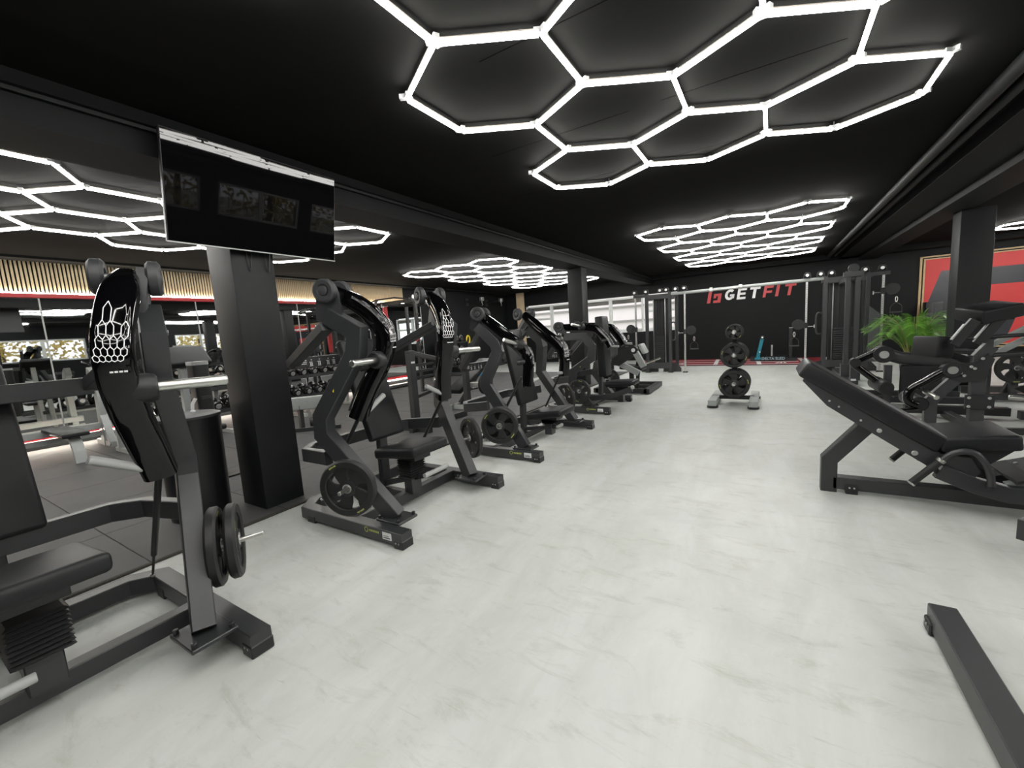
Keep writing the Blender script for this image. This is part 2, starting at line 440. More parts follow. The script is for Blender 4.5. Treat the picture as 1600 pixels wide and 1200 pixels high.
# red mural with pine frame, right of the back wall
mu = thing('wall_mural', 'red mural panel with huge dark logo strokes in a pine frame', 'mural', (5.4, YB, 1.5))
MX0, MX1, MZ0, MZ1 = 3.80, 7.6, .27, 2.80
part('red_panel', B().span((MX0, YB-.02, MZ0), (MX1, YB, MZ1)), bannerRedM, mu)
fb = B()
for a, c in (((MX0-.10, MZ0-.06), (MX0-.05, MZ1+.06)), ((MX1, MZ0-.06), (MX1+.05, MZ1+.06)), ((MX0-.1, MZ1+.03), (MX1+.05, MZ1+.07)), ((MX0-.1, MZ0-.07), (MX1+.05, MZ0-.03)),
             ((MX0-.02, MZ0), (MX0+.02, MZ1)), ((MX0, MZ1-.03), (MX1, MZ1)), ((MX0, MZ0), (MX1, MZ0+.03))):
    fb.span((a[0], YB-.045, a[1]), (c[0], YB, c[1]), .003)
part('frame', fb, brassM, mu)
def mural(poly, nm):
    part(nm, B().prism([(x_, YB-.021, z_) for x_, z_ in poly], (0, -.004, 0)), bannerDarkM, mu)
mural([(3.83, MZ0+.05), (4.35, MZ0+.05), (4.95, 2.42), (4.16, 2.42), (3.83, 1.25)], 'logo_stroke')
mural([(5.0, 1.93), (6.9, 1.93), (6.98, 2.40), (5.08, 2.40)], 'logo_stroke')
mural([(6.2, MZ0+.05), (6.62, MZ0+.05), (6.9, 1.95), (6.42, 1.95)], 'logo_stroke')
mural([(5.20, MZ0+.05), (5.50, MZ0+.05), (5.74, 1.2), (5.44, 1.2)], 'logo_stroke')

# ------------------------------------------------------------------ television
tv = thing('television', 'large flat black television tilted down from the beam over the near pillar', 'television', (-3.78, 2.14, 2.72))
tR = M.Rotation(math.atan2(.14, .76), 3, 'Y')
tc = V((-3.78, 2.14, 2.72))
part('bezel', B().box(tc, (.035, 1.42, .79), tR, .004), blackM, tv)
part('screen', B().box(tc+tR @ V((.0185, 0, .002)), (.002, 1.405, .77), tR), screenM, tv)
part('bezel_edge', B().box(tc+tR @ V((.018, 0, -.390)), (.004, 1.42, .008), tR), steelM, tv, 'thin silver strip along the bottom edge')
part('mount_arm', B().path([(-3.945, 2.1, 2.7), (-3.80, 2.1, 2.7)], .3, .25), blackM, tv)
for yy in (2.03, 2.19):
    part('cable', B().tube(spline([(-3.90, yy, 2.45), (-3.925, yy, 2.30), (-3.93, yy+.02, 2.18), (-3.93, yy+.04, 2.30), (-3.90, yy+.04, 2.45)], 4), .004, 6), blackM, tv)

# ------------------------------------------------------------------ weight plates
def plate_meshes(R, T):
    """rubber plate about local Y; ring, hub and five swept spokes"""
    b = B(); ri = R*.74; rh = R*.30; n = 40
    prof = [(ri, -T*.38), (ri+.006, -T*.5), (R-.012, -T*.5), (R, -T*.5+.012), (R, T*.5-.012), (R-.012, T*.5), (ri+.006, T*.5), (ri, T*.38)]
    b._ring([[V((math.cos(2*PI*j/n)*r, z, math.sin(2*PI*j/n)*r)) for r, z in prof] for j in range(n)], False, True)
    hp = [(.03, -T*.4), (rh*.8, -T*.42), (rh, -T*.3), (rh, T*.3), (rh*.8, T*.42), (.03, T*.4)]
    b._ring([[V((math.cos(2*PI*j/20)*r, z, math.sin(2*PI*j/20)*r)) for r, z in hp] for j in range(20)], False, True)
    for s in range(5):
        a = s*2*PI/5+.3
        def pt(r, an): return (math.cos(an)*r, -T*.24, math.sin(an)*r)
        b.prism([pt(rh*.9, a-.55), pt(rh*.9, a+.55), pt(R*.55, a+.50), pt(ri+.01, a+.66), pt(ri+.01, a-.12), pt(R*.55, a-.28)], (0, T*.48, 0))
    hb = B(); hp = [(.026, -T*.44), (.034, -T*.46), (.036, -T*.40), (.036, T*.40), (.034, T*.46), (.026, T*.44)]
    hb._ring([[V((math.cos(2*PI*j/20)*r, z, math.sin(2*PI*j/20)*r)) for r, z in hp] for j in range(20)], False, True)
    lb = B()
    for sgn in (-1, 1):
        for a0 in (PI/2, -PI/2):
            for q in range(6):
                an = a0+(q-2.5)*.055; r0, r1 = R*.86, R*.91
                if q == 3: r1 = R*.895
                lb.quad(*[(math.cos(an+d)*r, sgn*(T*.5+.0008), math.sin(an+d)*r) for d, r in ((-.02, r0), (.02, r0), (.02, r1), (-.02, r1))])
    return mesh('plate_body', b, rubberM), mesh('hub_ring', hb, steelM), mesh('print', lb, limeM)
PL = {}
def plate(loc, label, R=.215, T=.055, axis=(0, 1, 0), spin=0., group=None):
    key = (R, T)
    if key not in PL: PL[key] = plate_meshes(R, T)
    t = thing('weight_plate', label, 'weight plate', loc, group)
    q = V((0, 1, 0)).rotation_difference(V(axis).normalized()).to_matrix().to_4x4() @ M.Rotation(spin, 4, 'Y')
    for nm, me in zip(('plate_body', 'hub_ring', 'print'), PL[key]):
        o = put(bpy.data.objects.new(nm, me)); o.parent = t
        if nm == 'print': o['kind'] = 'stuff'
    t.rotation_euler = q.to_euler(); return t

# ------------------------------------------------------------------ plate loaded machines of the left row
def hexdecal(path, side, w, h, v0=.30, v1=.62):
    """white outline of a honeycomb that grows along the arm, on its outer face"""
    b = B(); n = len(path)-1
    def at(u, v, lift=.003):
        f = min(max(v, 0), .999)*n; i = int(f); p = path[i].lerp(path[i+1], f-i)
        ks = []
        for j in (i, i+1):
            j0, j1 = max(j-1, 0), min(j+1, n)
            ks.append(frame_of(path[j1]-path[j0], side))
        s = ks[0][1].lerp(ks[1][1], f-i).normalized(); k = ks[0][2].lerp(ks[1][2], f-i).normalized()
        return p + s*u + k*(h/2+lift), k
    g = 1.42; Y = 5.2
    def wp(x, y):
        f = (g**max(y+.7, 0)-1)/(g**Y-1)
        return x*w*(.135+.012*y), v1-(v1-v0)*f
    edges = set()
    for r, xs in ((0, (-2.5, -1.5, -.5, .5, 1.5)), (1, (-2, -1, 0, 1, 2)), (2, (-1.5, -.5, .5, 1.5)), (3, (-1, 0, 2)), (4, (-.5,))):
        for x in xs:
            vv = [(x, r+.667), (x+.5, r+.333), (x+.5, r-.333), (x, r-.667), (x-.5, r-.333), (x-.5, r+.333)]
            for q in range(6):
                e = tuple(sorted(((round(vv[q][0], 2), round(vv[q][1], 2)), (round(vv[(q+1) % 6][0], 2), round(vv[(q+1) % 6][1], 2)))))
                edges.add(e)
    for (a, c) in sorted(edges):
        (ua, va), (ub, vb) = wp(*a), wp(*c)
        A, k = at(ua, va); C, _ = at(ub, vb)
        d = (C-A).normalized(); x = d.cross(k).normalized()*.0016; A = A-d*.001; C = C+d*.001
        b.quad(A-x, A+x, C+x, C-x)
    for i in range(4):   # small illegible print under the honeycomb
        A, k = at((-.1+i*.11)*w, v1+.04); d = (at((-.1+i*.11)*w+.01, v1+.04)[0]-A).normalized(); q = k.cross(d)*.004
        b.quad(A-q, A+d*.012-q, A+d*.012+q, A+q)
    return b
def wheel(b, c, axis, r=.088, w=.06):
    c = V(c); a = V(axis).normalized()
    b.lathe(c-a*w/2, a, [(r*.42, .012), (r*.55, .002), (r*.84, 0), (r, .012), (r, w-.012), (r*.84, w), (r*.55, w-.002), (r*.42, w-.012)], 28)
    return b
def rounded_cap(c, axis, r, L): return B().lathe(c, axis, [(r*.2, 0), (r, .004), (r, L*.5), (r*.8, L*.85), (r*.3, L)], 20)

def press_machine(name, label, Yc, p):
    """mirror-symmetric machine: every point is (x, offset from the centre line, z)"""
    t = thing(name, label, 'gym machine', ((p['front']+p['rear'])/2, Yc, 0), 'plate loaded machines in the left row')
    def W(q, s): return V((q[0], Yc+s*q[1], q[2]))
    D = p['d']; front, rear = p['front'], p['rear']
    for s in (-1, 1):
        sd = (0, 1, 0)
        part('base_beam', B().path([(front, Yc+s*D, .07), (rear+.10, Yc+s*D, .07), (rear, Yc+s*(D-.13), .07), (rear, Yc, .07)], .10, .10, (0, 0, 1)), frameM, t)
        part('rubber_foot', B().span((front-.085, Yc+s*D-.055, 0), (front+.006, Yc+s*D+.055, .065), .006), blackM, t)
        part('rubber_foot', B().span((rear+.16, Yc+s*D-.055, 0), (rear+.26, Yc+s*D+.055, .065), .006), blackM, t)
        rv = B()
        for dx_ in (.03, .058): rv.cyl((front-dx_, Yc+s*(D-.05) if s > 0 else Yc-D-.054, .045), (front-dx_, Yc+s*(D-.05)-.006 if s > 0 else Yc-D-.060, .045), .007, 8)
        part('rivet', rv, chromeM, t)
        part('column', B().path([W(q, s) for q in p['col']], p.get('cw', .10), .13, (.25, s*1., 0)), frameM, t)
        q0, q1 = W(p['col'][2], s), W(p['col'][3], s); qt, qs, qk = frame_of(q1-q0, V((.25, s*1., 0)))
        qm = q0.lerp(q1, .42)+qs*(p.get('cw', .10)/2+.0006)
        part('warning_sticker', B().quad(qm+qt*.02, qm+qk*.014-qt*.008, qm-qk*.014-qt*.008, qm-qt*.0081), yellowM, t, 'small yellow warning triangle')
        part('arm_bumper', B().cyl(W(p['arm'][5], s)+V((-.10, s*.10, .02)), W(p['arm'][5], s)+V((-.02, s*.04, .03)), .035, 16, .006), blackM, t)
        fx = W(p['col'][0], s)
        part('foot_plate', B().span((fx.x-.12, fx.y-.10, .115), (fx.x+.13, fx.y+.10, .135), .004), frameM, t)
        bl = B()
        for ax, ay in ((-.095, -.08), (.105, -.08), (-.095, .08), (.105, .08)): bl.cyl((fx.x+ax, fx.y+ay, .13), (fx.x+ax, fx.y+ay, .158), .014, 6)
        part('bolt', bl, blackM, t)
        # lower cross frame and brace
        if 'uframe' in p:
            part('rear_frame', B().path([W(q, s) for q in p['uframe']], .11, .06, (0, 0, 1)), frameM, t)
        if 'brace' in p:
            part('brace', B().path([W(q, s) for q in p['brace']], .10, .07, (0, 0, 1) if len(p['brace']) > 2 else (0, 1, 0)), frameM, t)
        # head bracket and rollers
        wo, wi = W(p['wheels'][0], s), W(p['wheels'][1], s); ax = (wi-wo).normalized()
        side = ax
        bk = B()
        c0 = W(p['col'][-1], s); ctop = wo+ax*.01
        perp = V((0, 0, 1))
        hx = V((ax.y, -ax.x, 0)).normalized()
        poly = [c0+hx*.10+V((0, 0, -.06)), c0-hx*.03+V((0, 0, -.10)), c0-hx*.12+V((0, 0, -.02)), ctop-hx*.09+V((0, 0, -.02)), ctop-hx*.05+V((0, 0, .05)), ctop+hx*.05+V((0, 0, .05)), ctop+hx*.085+V((0, 0, -.02))]
        bk.prism([q+ax*.012 for q in poly], ax*.04)
        part('head_bracket', bk, greyplasticM, t)
        for c_ in (wo, wi): part('roller', wheel(B(), c_, ax), greyplasticM, t)
        for c_, d_ in ((wo, -1), (wi, 1)):
            part('roller_cap', B().lathe(c_+ax*d_*.026, ax*d_, [(.036, -.012), (.036, .0), (.030, .006), (.016, .009), (.004, .010)], 20), greyplasticM, t)
        part('axle', B().cyl(wo, wi, .020, 14), steelM, t)
        # arm
        ap = spline([W(q, s) for q in p['arm']], 6)
        n = len(ap); aw, ah = p.get('aw', .14), p.get('ah', .125)
        ws = [aw*(.72+.28*min(1, i/6)) for i in range(n)]
        hs = [ah*(.85+.15*min(1, i/6)) for i in range(n)]
        arm = part('arm', B().path(ap, ws, hs, side, r=.035), glossM, t)
        tst = frame_of(ap[n//2]-ap[n//2-1], side)[2]
        sgn = 1 if tst.x > 0 else -1
        part('honeycomb_decal', hexdecal(ap, side*sgn, aw, ah, *p.get('dv', (.28, .5))), whiteM, arm, kind='stuff')
        part('arm_liner', B().path([q - tst*sgn*ah*.55 for q in ap[3:-2]], aw*.7, .03, side), blackM, arm)
        # weight horn on the arm
        h0, h1 = W(p['horn'][0], s), W(p['horn'][1], s); ha = (h1-h0).normalized()
        part('horn_hub', B().lathe(h0-ha*.09, ha, [(.045, 0), (.062, .012), (.068, .03), (.068, .085), (.062, .11), (.050, .118), (.045, .112), (.026, .112)], 28), blackM, t)
        part('weight_horn', B().cyl(h0, h1, .025, 20, .006), chromeM, t, 'chrome weight horn')
        # handle
        g0, g1 = W(p['grip'][0], s), W(p['grip'][1], s)
        part('handle', B().cyl(g0, g1, .021, 16, .004), gripM, t, 'pale grey handle')
        if 'damper' in p:
            a_, c_ = W(p['damper'][0], s), W(p['damper'][1], s)
            part('gas_damper', B().cyl(a_, a_.lerp(c_, .78), .016, 12).cyl(a_.lerp(c_, .75), c_, .007, 8), blackM, t)
            part('damper_eye', B().ball(c_, .014, 10), steelM, t)
        if 'store' in p:
            a_, c_ = W(p['store'][0], s), W(p['store'][1], s)
            part('storage_horn', B().cyl(a_, c_, .014, 14, .003), chromeM, t, 'slim chrome storage horn')
    # cross members
    xb = p['xbar']
    part('cross_beam', B().path([(xb, Yc-D, .075), (xb, Yc+D, .075)], .09, .08, (0, 0, 1)), frameM, t)
    if 'brace' in p:
        q = p['brace'][-1]
        part('label_bar', B().path([(q[0], Yc-q[1], q[2]), (q[0], Yc+q[1], q[2])], .10, .07, (0, 0, 1)), frameM, t)
        lb = B(); ys = Yc-q[1]*.9; xf = q[0]+.0365
        lb.span((xf-.001, ys-.02, q[2]-.042), (xf, ys+.40, q[2]+.042))
        part('instruction_label', lb, greyplasticM, t)
        ic = B()
        for i, yv in enumerate((.10, .18, .27, .33)):
            for a_, c_, e_, f_ in ((0, .018, .012, .024), (-.016, -.002, .016, .004), (-.008, -.03, .0, -.006), (.006, -.03, .014, -.006), (-.014, -.036, .02, -.032)):
                ic.quad((xf+.0006, ys+yv+a_, q[2]+c_), (xf+.0006, ys+yv+e_, q[2]+c_), (xf+.0006, ys+yv+e_, q[2]+f_), (xf+.0006, ys+yv+a_, q[2]+f_))
        for zz in (.015, -.0, -.015): ic.quad((xf+.0006, ys+.01, q[2]+zz), (xf+.0006, ys+.06, q[2]+zz), (xf+.0006, ys+.06, q[2]+zz+.007), (xf+.0006, ys+.01, q[2]+zz+.007))
        part('pictogram', ic, whiteM, t, kind='stuff')
    # seat, post, backrest
    sx0, sx1, sz, shw = p['seat']; tl = p.get('seat_tilt', -.12)
    part('seat', pad(((sx0+sx1)/2, Yc, sz-.045), (sx1-sx0, 2*shw, .09), tl, .028), padM, t)
    part('seat_bracket', B().span((sx0+.05, Yc-.10, sz-.135), (sx1-.12, Yc+.10, sz-.085), .004), blackM, t)
    px = p.get('post', (sx0+sx1)/2-.02)
    part('seat_post', B().path([(px, Yc, .11), (px, Yc, sz-.13)], .12, .10, (0, 1, 0)), frameM, t)
    bel = B()
    nb = 9; z0, z1 = .26, sz-.12
    loops = []
    for i in range(nb*2+1):
        zz = z0+(z1-z0)*i/(nb*2); e = .085 if i % 2 else .070
        loops.append([V((px+a*e, Yc+c*(e+.012), zz)) for a, c in ((-1, -1), (1, -1), (1, 1), (-1, 1))])
    bel._ring(loops); part('bellows', bel, rubberM, t)
    (bx0, bz0), (bx1, bz1), bhw = p['back']
    L = math.hypot(bx1-bx0, bz1-bz0); an = math.atan2(bx1-bx0, bz1-bz0)
    part('backrest', B().box(((bx0+bx1)/2, Yc, (bz0+bz1)/2), (p.get('back_t', .075), 2*bhw, L), M.Rotation(an, 3, 'Y'), .025, 3), padM, t)
    rx = (bx0+bx1)/2
    bb = B().path([(bx0-.10, Yc, .12), (bx0-.09, Yc, bz0), (bx1-.07, Yc, bz1-.18)], .09, .06, (0, 1, 0))
    part('back_upright', bb, frameM, t)
    part('care_tag', B().box(((bx0+bx1)/2, Yc+bhw+.0005, (bz0+bz1)/2-.05), (.014, .002, .05), M.Rotation(an, 3, 'Y')), yellowM, t, 'small yellow tag')
    part('back_rail', B().path([(rear+.02, Yc, .07), (xb, Yc, .07)], .07, .07, (0, 1, 0)), frameM, t)
    if 'lever' in p:
        a_, c_, yl = p['lever']
        part('foot_lever', B().path([(a_[0], Yc, a_[1]), (c_[0], Yc, c_[1])], .045, .05, (0, 1, 0)), frameM, t)
        part('foot_bar', B().cyl((c_[0], Yc-.05, c_[1]), (c_[0], Yc+yl, c_[1]), .021, 16), gripM, t, 'pale grey foot bar')
    # makers label on the near beam
    ly = Yc-D-.0506
    part('sticker', B().span((front-.20, ly-.0005, .05), (front-.105, ly, .105)), paperM, t, 'white sticker')
    part('sticker_print', B().span((front-.19, ly-.001, .058), (front-.12, ly-.0004, .068)).span((front-.19, ly-.001, .075), (front-.13, ly-.0004, .08)), inkM, t)
    lg = B()
    for i in range(10):
        a_ = i*2*PI/10; c_ = (i+1)*2*PI/10; q = lambda an, r: (front-.375+math.cos(an)*r, ly-.0006, .088+math.sin(an)*r)
        lg.quad(q(a_, .016), q(c_, .016), q(c_, .022), q(a_, .022))
    for i in range(5): lg.quad(*[(front-.34+i*.022+a, ly-.0006, .08+c) for a, c in ((0, 0), (.015, 0), (.015, .017), (0, .017))])
    part('printed_mark', lg, limeM, t)
    return t

rowA = dict(front=-2.21, rear=-3.50, d=.62, xbar=-2.80,
    col=[(-2.46, .48, .13), (-2.94, .68, .80), (-2.93, .68, .94), (-2.65, .535, 1.41), (-2.62, .53, 1.57), (-2.83, .60, 1.70)],
    wheels=[(-2.80, .635, 1.885), (-2.88, .44, 1.89)],
    arm=[(-2.845, .54, 1.885), (-2.70, .465, 1.80), (-2.58, .395, 1.68), (-2.525, .355, 1.55), (-2.535, .355, 1.42), (-2.59, .385, 1.28), (-2.67, .44, 1.12), (-2.75, .51, .90)],
    horn=[(-2.53, .46, 1.35), (-2.44, .745, 1.35)], grip=[(-2.71, .46, .935), (-2.725, .25, 1.045)],
    damper=[(-2.73, .50, .93), (-3.30, .55, .16)], store=[(-2.70, .60, .42), (-2.575, .87, .44)],
    brace=[(-2.84, .62, 1.63), (-3.56, .50, 1.34)], uframe=[(-2.96, .66, .60), (-3.36, .60, .57), (-3.48, .46, .57), (-3.48, 0, .57)],
    seat=(-2.98, -2.48, .57, .22), back=((-3.02, .60), (-3.34, 1.51), .20), lever=((-3.2, .12), (-2.55, .30), .26))
M2 = press_machine('plate_loaded_press', 'black lever machine with a single plate on its near side, beside the near pillar', 2.6, rowA)
M1 = copy_tree(M2); M1.location = M2.location + V((.09, -2.308, 0))
tag(M1, 'black lever machine cut off at the left edge, white honeycomb on its tall arm', 'gym machine')
for ch in M1.children:
    if ch.name.startswith('seat') and not ch.name.startswith('seat_post'): ch.location.z += .08
    if ch.name.startswith(('backrest', 'back_upright', 'care_tag')): ch.location.x -= .44
    if ch.name.startswith('foot_bar') or ch.name.startswith('foot_lever'): ch.location += V((-.05, -.30, -.06))
rowB = dict(front=-2.20, rear=-3.50, d=.82, xbar=-2.85,
    col=[(-2.46, .73, .13), (-2.966, .72, .86), (-2.955, .72, .95), (-2.85, .585, 1.26), (-2.88, .585, 1.36), (-3.13, .58, 1.58)],
    wheels=[(-3.06, .67, 1.735), (-3.14, .43, 1.735)],
    arm=[(-3.10, .55, 1.725), (-2.93, .53, 1.59), (-2.76, .505, 1.45), (-2.61, .495, 1.34), (-2.50, .50, 1.23), (-2.475, .51, 1.10), (-2.48, .52, .97), (-2.49, .53, .83)],
    horn=[(-2.57, .57, 1.34), (-2.64, .77, 1.41)], grip=[(-2.50, .48, .87), (-2.47, .30, .89)],
    damper=[(-2.53, .60, .95), (-3.0, .70, .15)], store=[(-2.74, .76, .42), (-2.64, .98, .43)],
    brace=[(-3.10, .58, 1.50), (-3.50, .50, 1.05)], uframe=[(-2.98, .70, .60), (-3.36, .66, .55), (-3.48, .52, .55), (-3.48, 0, .55)],
    seat=(-2.72, -2.22, .45, .24), back=((-2.80, .52), (-3.02, 1.52), .24), lever=((-2.95, .14), (-2.36, .22), .10), dv=(.45, .72), aw=.13)
M3 = press_machine('incline_lever_press', 'black incline lever machine with two stacked plates on its near side', 4.88, rowB)
rowC = dict(front=-2.28, rear=-3.45, d=.64, xbar=-2.80,
    col=[(-2.66, .58, .13), (-2.965, .60, .55), (-2.93, .60, .735), (-2.59, .60, .955), (-2.57, .60, 1.16), (-2.70, .60, 1.335), (-3.05, .60, 1.34)],
    wheels=[(-3.17, .62, 1.52), (-3.24, .40, 1.52)],
    arm=[(-3.20, .51, 1.51), (-2.95, .44, 1.50), (-2.72, .42, 1.48), (-2.55, .40, 1.44), (-2.45, .39, 1.34), (-2.36, .38, 1.22), (-2.31, .38, 1.13)],
    horn=[(-2.80, .50, 1.50), (-2.88, .70, 1.55)], grip=[(-2.30, .40, 1.14), (-2.17, .40, 1.13)],
    store=[(-2.75, .66, .42), (-2.75, .86, .43)],
    brace=[(-3.10, .60, 1.40), (-3.44, .50, 1.0)], uframe=[(-2.96, .62, .60), (-3.3, .60, .55), (-3.42, .5, .55), (-3.42, 0, .55)],
    seat=(-2.52, -2.0, .50, .21), seat_tilt=-.05, back=((-2.56, .58), (-2.60, 1.66), .17), back_t=.14, dv=(.62, .9), aw=.12)
M4 = press_machine('upright_chest_press', 'black lever machine with tall narrow upright backrest and level arms', 7.35, rowC)

part('side_lever', B().path([(-2.85, 6.98, .20), (-2.35, 6.98, .27), (-1.98, 6.98, .40)], .05, .09, (0, 1, 0)), frameM, M4)
part('lever_knob', B().ball((-1.97, 6.98, .43), .035, 14), gripM, M4)
part('lever_stay', B().cyl((-2.45, 6.98, .24), (-2.70, 6.98, .13), .012, 10), steelM, M4)
plate((-2.63, 2.6-.75, .435), 'five-spoke black plate on the near horn of the machine beside the pillar', spin=.5, axis=(.42, -.9, 0))
plate((-2.635, 2.6+.75, .435), 'black plate seen nearly edge-on on the far horn of the machine beside the pillar', spin=.2, axis=(.42, .9, 0))
plate((-2.59, .31+.655, .43), 'inner of two black plates on the leftmost machine', spin=.1, axis=(.5, .87, 0))
plate((-2.555, .31+.732, .437), 'outer of two black plates on the leftmost machine, slim chrome horn through it', R=.205, spin=.8, axis=(.5, .87, 0))
plate((-2.655, 4.88-.955, .425), 'front plate of the pair on the near horn of the incline machine', spin=.9, axis=(.42, -.9, 0))
plate((-2.683, 4.88-.895, .425), 'rear plate of the pair on the near horn of the incline machine', spin=.4, axis=(.42, -.9, 0))
plate((-2.67, 4.88+.92, .425), 'black plate half hidden behind the seat of the incline machine', spin=.6, axis=(.42, .9, 0))
plate((-2.75, 7.35-.80, .42), 'plate beyond the incline machine, low on the upright-backrest machine', R=.2, spin=.2)
plate((-2.75, 7.35+.80, .42), 'plate on the far side of the upright-backrest machine', R=.2, spin=.2)

# ------------------------------------------------------------------ grey lever leg machine at the end of the left row
lm = thing('leg_extension_machine', 'silver and black leg machine with white pivot cap at the end of the left row', 'gym machine', (-2.5, 9.4, 0))
yc = 9.4
for s in (-1, 1): part('base_beam', B().path([(-2.19, yc+s*.56, .07), (-3.3, yc+s*.56, .07)], .10, .10, (0, 0, 1)), blackM, lm)
part('front_beam', B().path([(-2.19, yc-.61, .07), (-2.19, yc+.61, .07)], .10, .12, (0, 0, 1)), blackM, lm)
part('rear_beam', B().path([(-3.3, yc-.61, .07), (-3.3, yc+.61, .07)], .10, .10, (0, 0, 1)), blackM, lm)
part('grey_beam', B().path([(-3.0, yc-.35, .74), (-2.40, yc-.35, .42)], .10, .12, (0, 1, 0)), silverM, lm)
part('support', B().path([(-2.45, yc-.35, .10), (-2.42, yc-.35, .45)], .07, .07).path([(-3.0, yc-.35, .10), (-3.0, yc-.35, .76)], .08, .08), blackM, lm)
part('pivot_plate', B().prism([(-2.98, yc-.46, .62), (-2.80, yc-.46, .60), (-2.40, yc-.46, .85), (-2.36, yc-.46, 1.0), (-2.50, yc-.46, 1.05), (-2.95, yc-.46, .85)], (0, .03, 0)), blackM, lm)
part('pivot_drum', B().cyl((-2.45, yc-.58, .94), (-2.45, yc-.40, .94), .085, 22), blackM, lm)
part('pivot_cap', B().cyl((-2.45, yc-.60, .94), (-2.45, yc-.578, .94), .04, 18), whiteM, lm, 'white pivot cap')
part('swing_arm', B().path([(-2.44, yc-.5, .92), (-2.26, yc-.5, .58)], .10, .12, (0, 1, 0)), silverM, lm, 'silver swing arm')
part('handle', B().cyl((-2.24, yc-.5, .64), (-1.92, yc-.5, .76), .02, 14), chromeM, lm, 'chrome handle')
part('back_pad', pad((-2.40, yc+.05, .93), (.08, .34, .24), -.45), silverM, lm)
part('seat', pad((-2.62, yc, .52), (.5, .5, .09), .1), padM, lm)
part('seat_post', B().path([(-2.66, yc, .1), (-2.66, yc, .48)], .09, .09).path([(-2.55, yc, .48), (-2.46, yc, .86)], .06, .06).path([(-3.3, yc, .08), (-2.19, yc, .08)], .08, .08), blackM, lm)

# ------------------------------------------------------------------ plate tree in the aisle
tx, ty = -.52, 8.18
tr = thing('plate_tree', 'black plate storage tree with grey block feet standing in the aisle', 'plate rack', (tx, ty, 0))
part('upright', B().path([(tx, ty, .08), (tx, ty, 1.30)], .08, .08), blackM, tr)
for s in (-1, 1):
    part('foot_beam', B().path([(tx+s*.30, ty-.58, .085), (tx+s*.30, ty+.58, .085)], .13, .09, (1, 0, 0)), silverM, tr, 'grey foot beam')
    for e in (-1, 1): part('foot_disc', B().cyl((tx+s*.30, ty+e*.5, 0), (tx+s*.30, ty+e*.5, .04), .085, 18), blackM, tr)
part('cross_bar', B().path([(tx-.3, ty, .10), (tx+.3, ty, .10)], .08, .06), blackM, tr)
for s in (-1, 1):
    for z_, L_ in ((.36, .30), (.85, .28), (1.245, .22)):
        part('peg', B().cyl((tx, ty+s*.03, z_), (tx, ty+s*L_, z_), .024, 14), steelM, tr)
wd = {.36: ('bottom', .245), .85: ('middle', .212), 1.245: ('top', .135)}
for z_, (nm, R_) in wd.items():
    for s, where in ((-1, 'front'), (1, 'back')):
        for k in range(2 if s < 0 or z_ < 1.2 else 1):
            d_ = .10+k*.075
            which = ('inner' if k == 0 else 'outer') if (s < 0 or z_ < 1.2) else 'only'
            plate((tx, ty+s*d_, z_-.001), '%s plate on the %s peg, %s side of the plate tree' % (which, nm, where), R=R_, T=.055 if R_ > .15 else .04, spin=z_+k, group='plates on the tree')

# ------------------------------------------------------------------ cable crossover
cx_ = thing('cable_crossover', 'large black cable crossover frame with two towers joined by a top bar', 'cable machine', (-.5, 12.8, 0))
def tower(x0, x1, y, flip):
    for xx in (x0, x1):
        part('post', B().path([(xx, y, 0), (xx, y, 2.33)], .085, .085), frameM, cx_)
        part('post', B().path([(xx+.05, y+.75, 0), (xx+.05, y+.75, 2.33)], .085, .085), frameM, cx_)
        part('post_foot', B().span((xx-.07, y-.07, 0), (xx+.07, y+.07, .015)), blackM, cx_)
    part('top_rail', B().span((x0, y-.04, 2.15), (x1, y+.04, 2.29), .006), frameM, cx_)
    part('base_rail', B().span((x0, y-.04, .12), (x1, y+.04, .30), .006), frameM, cx_)
    part('side_rail', B().span((x0-.03, y, 2.2), (x0+.05, y+.78, 2.30)).span((x1, y, 2.2), (x1+.08, y+.78, 2.30)), frameM, cx_)
    for xx in (x0, x1):
        part('floor_bracket', B().prism([(xx-.25, y+.2, 0), (xx+.25, y+.2, 0), (xx+.25, y+.2, .10), (xx+.12, y+.2, .26), (xx-.12, y+.2, .26), (xx-.25, y+.2, .1)], (0, .05, 0)), frameM, cx_)
    part('shroud', B().span((x0+.10, y+.35, .25), (x1-.10, y+.40, 2.2), .01), blackM, cx_)
    for i in range(5):
        xx = x0+.16+(x1-x0-.32)*i/4
        part('guide_rod', B().cyl((xx, y+.12+.04*(i % 2), .28), (xx, y+.12+.04*(i % 2), 2.18), .012, 10), chromeM if i in (0, 4) else blackM, cx_)
    ws = B()
    for k in range(14): ws.span((x0+.18, y+.06, .31+k*.055), (x1-.18, y+.28, .31+k*.055+.050), .004)
    part('weight_stack', ws, blackM, cx_, kind='stuff')
def rail(x, y):
    part('chrome_rail', B().path([(x, y, .02), (x, y, 2.23)], .045, .045), steelM, cx_, 'perforated silver pulley rail')
    hl = B()
    for k in range(40): hl.cyl((x, y-.0235, .12+k*.052), (x, y-.0245, .12+k*.052), .008, 6)
    part('rail_holes', hl, inkM, cx_, kind='stuff')
    part('rail_foot', B().span((x-.06, y-.05, 0), (x+.06, y+.05, .03)), blackM, cx_)
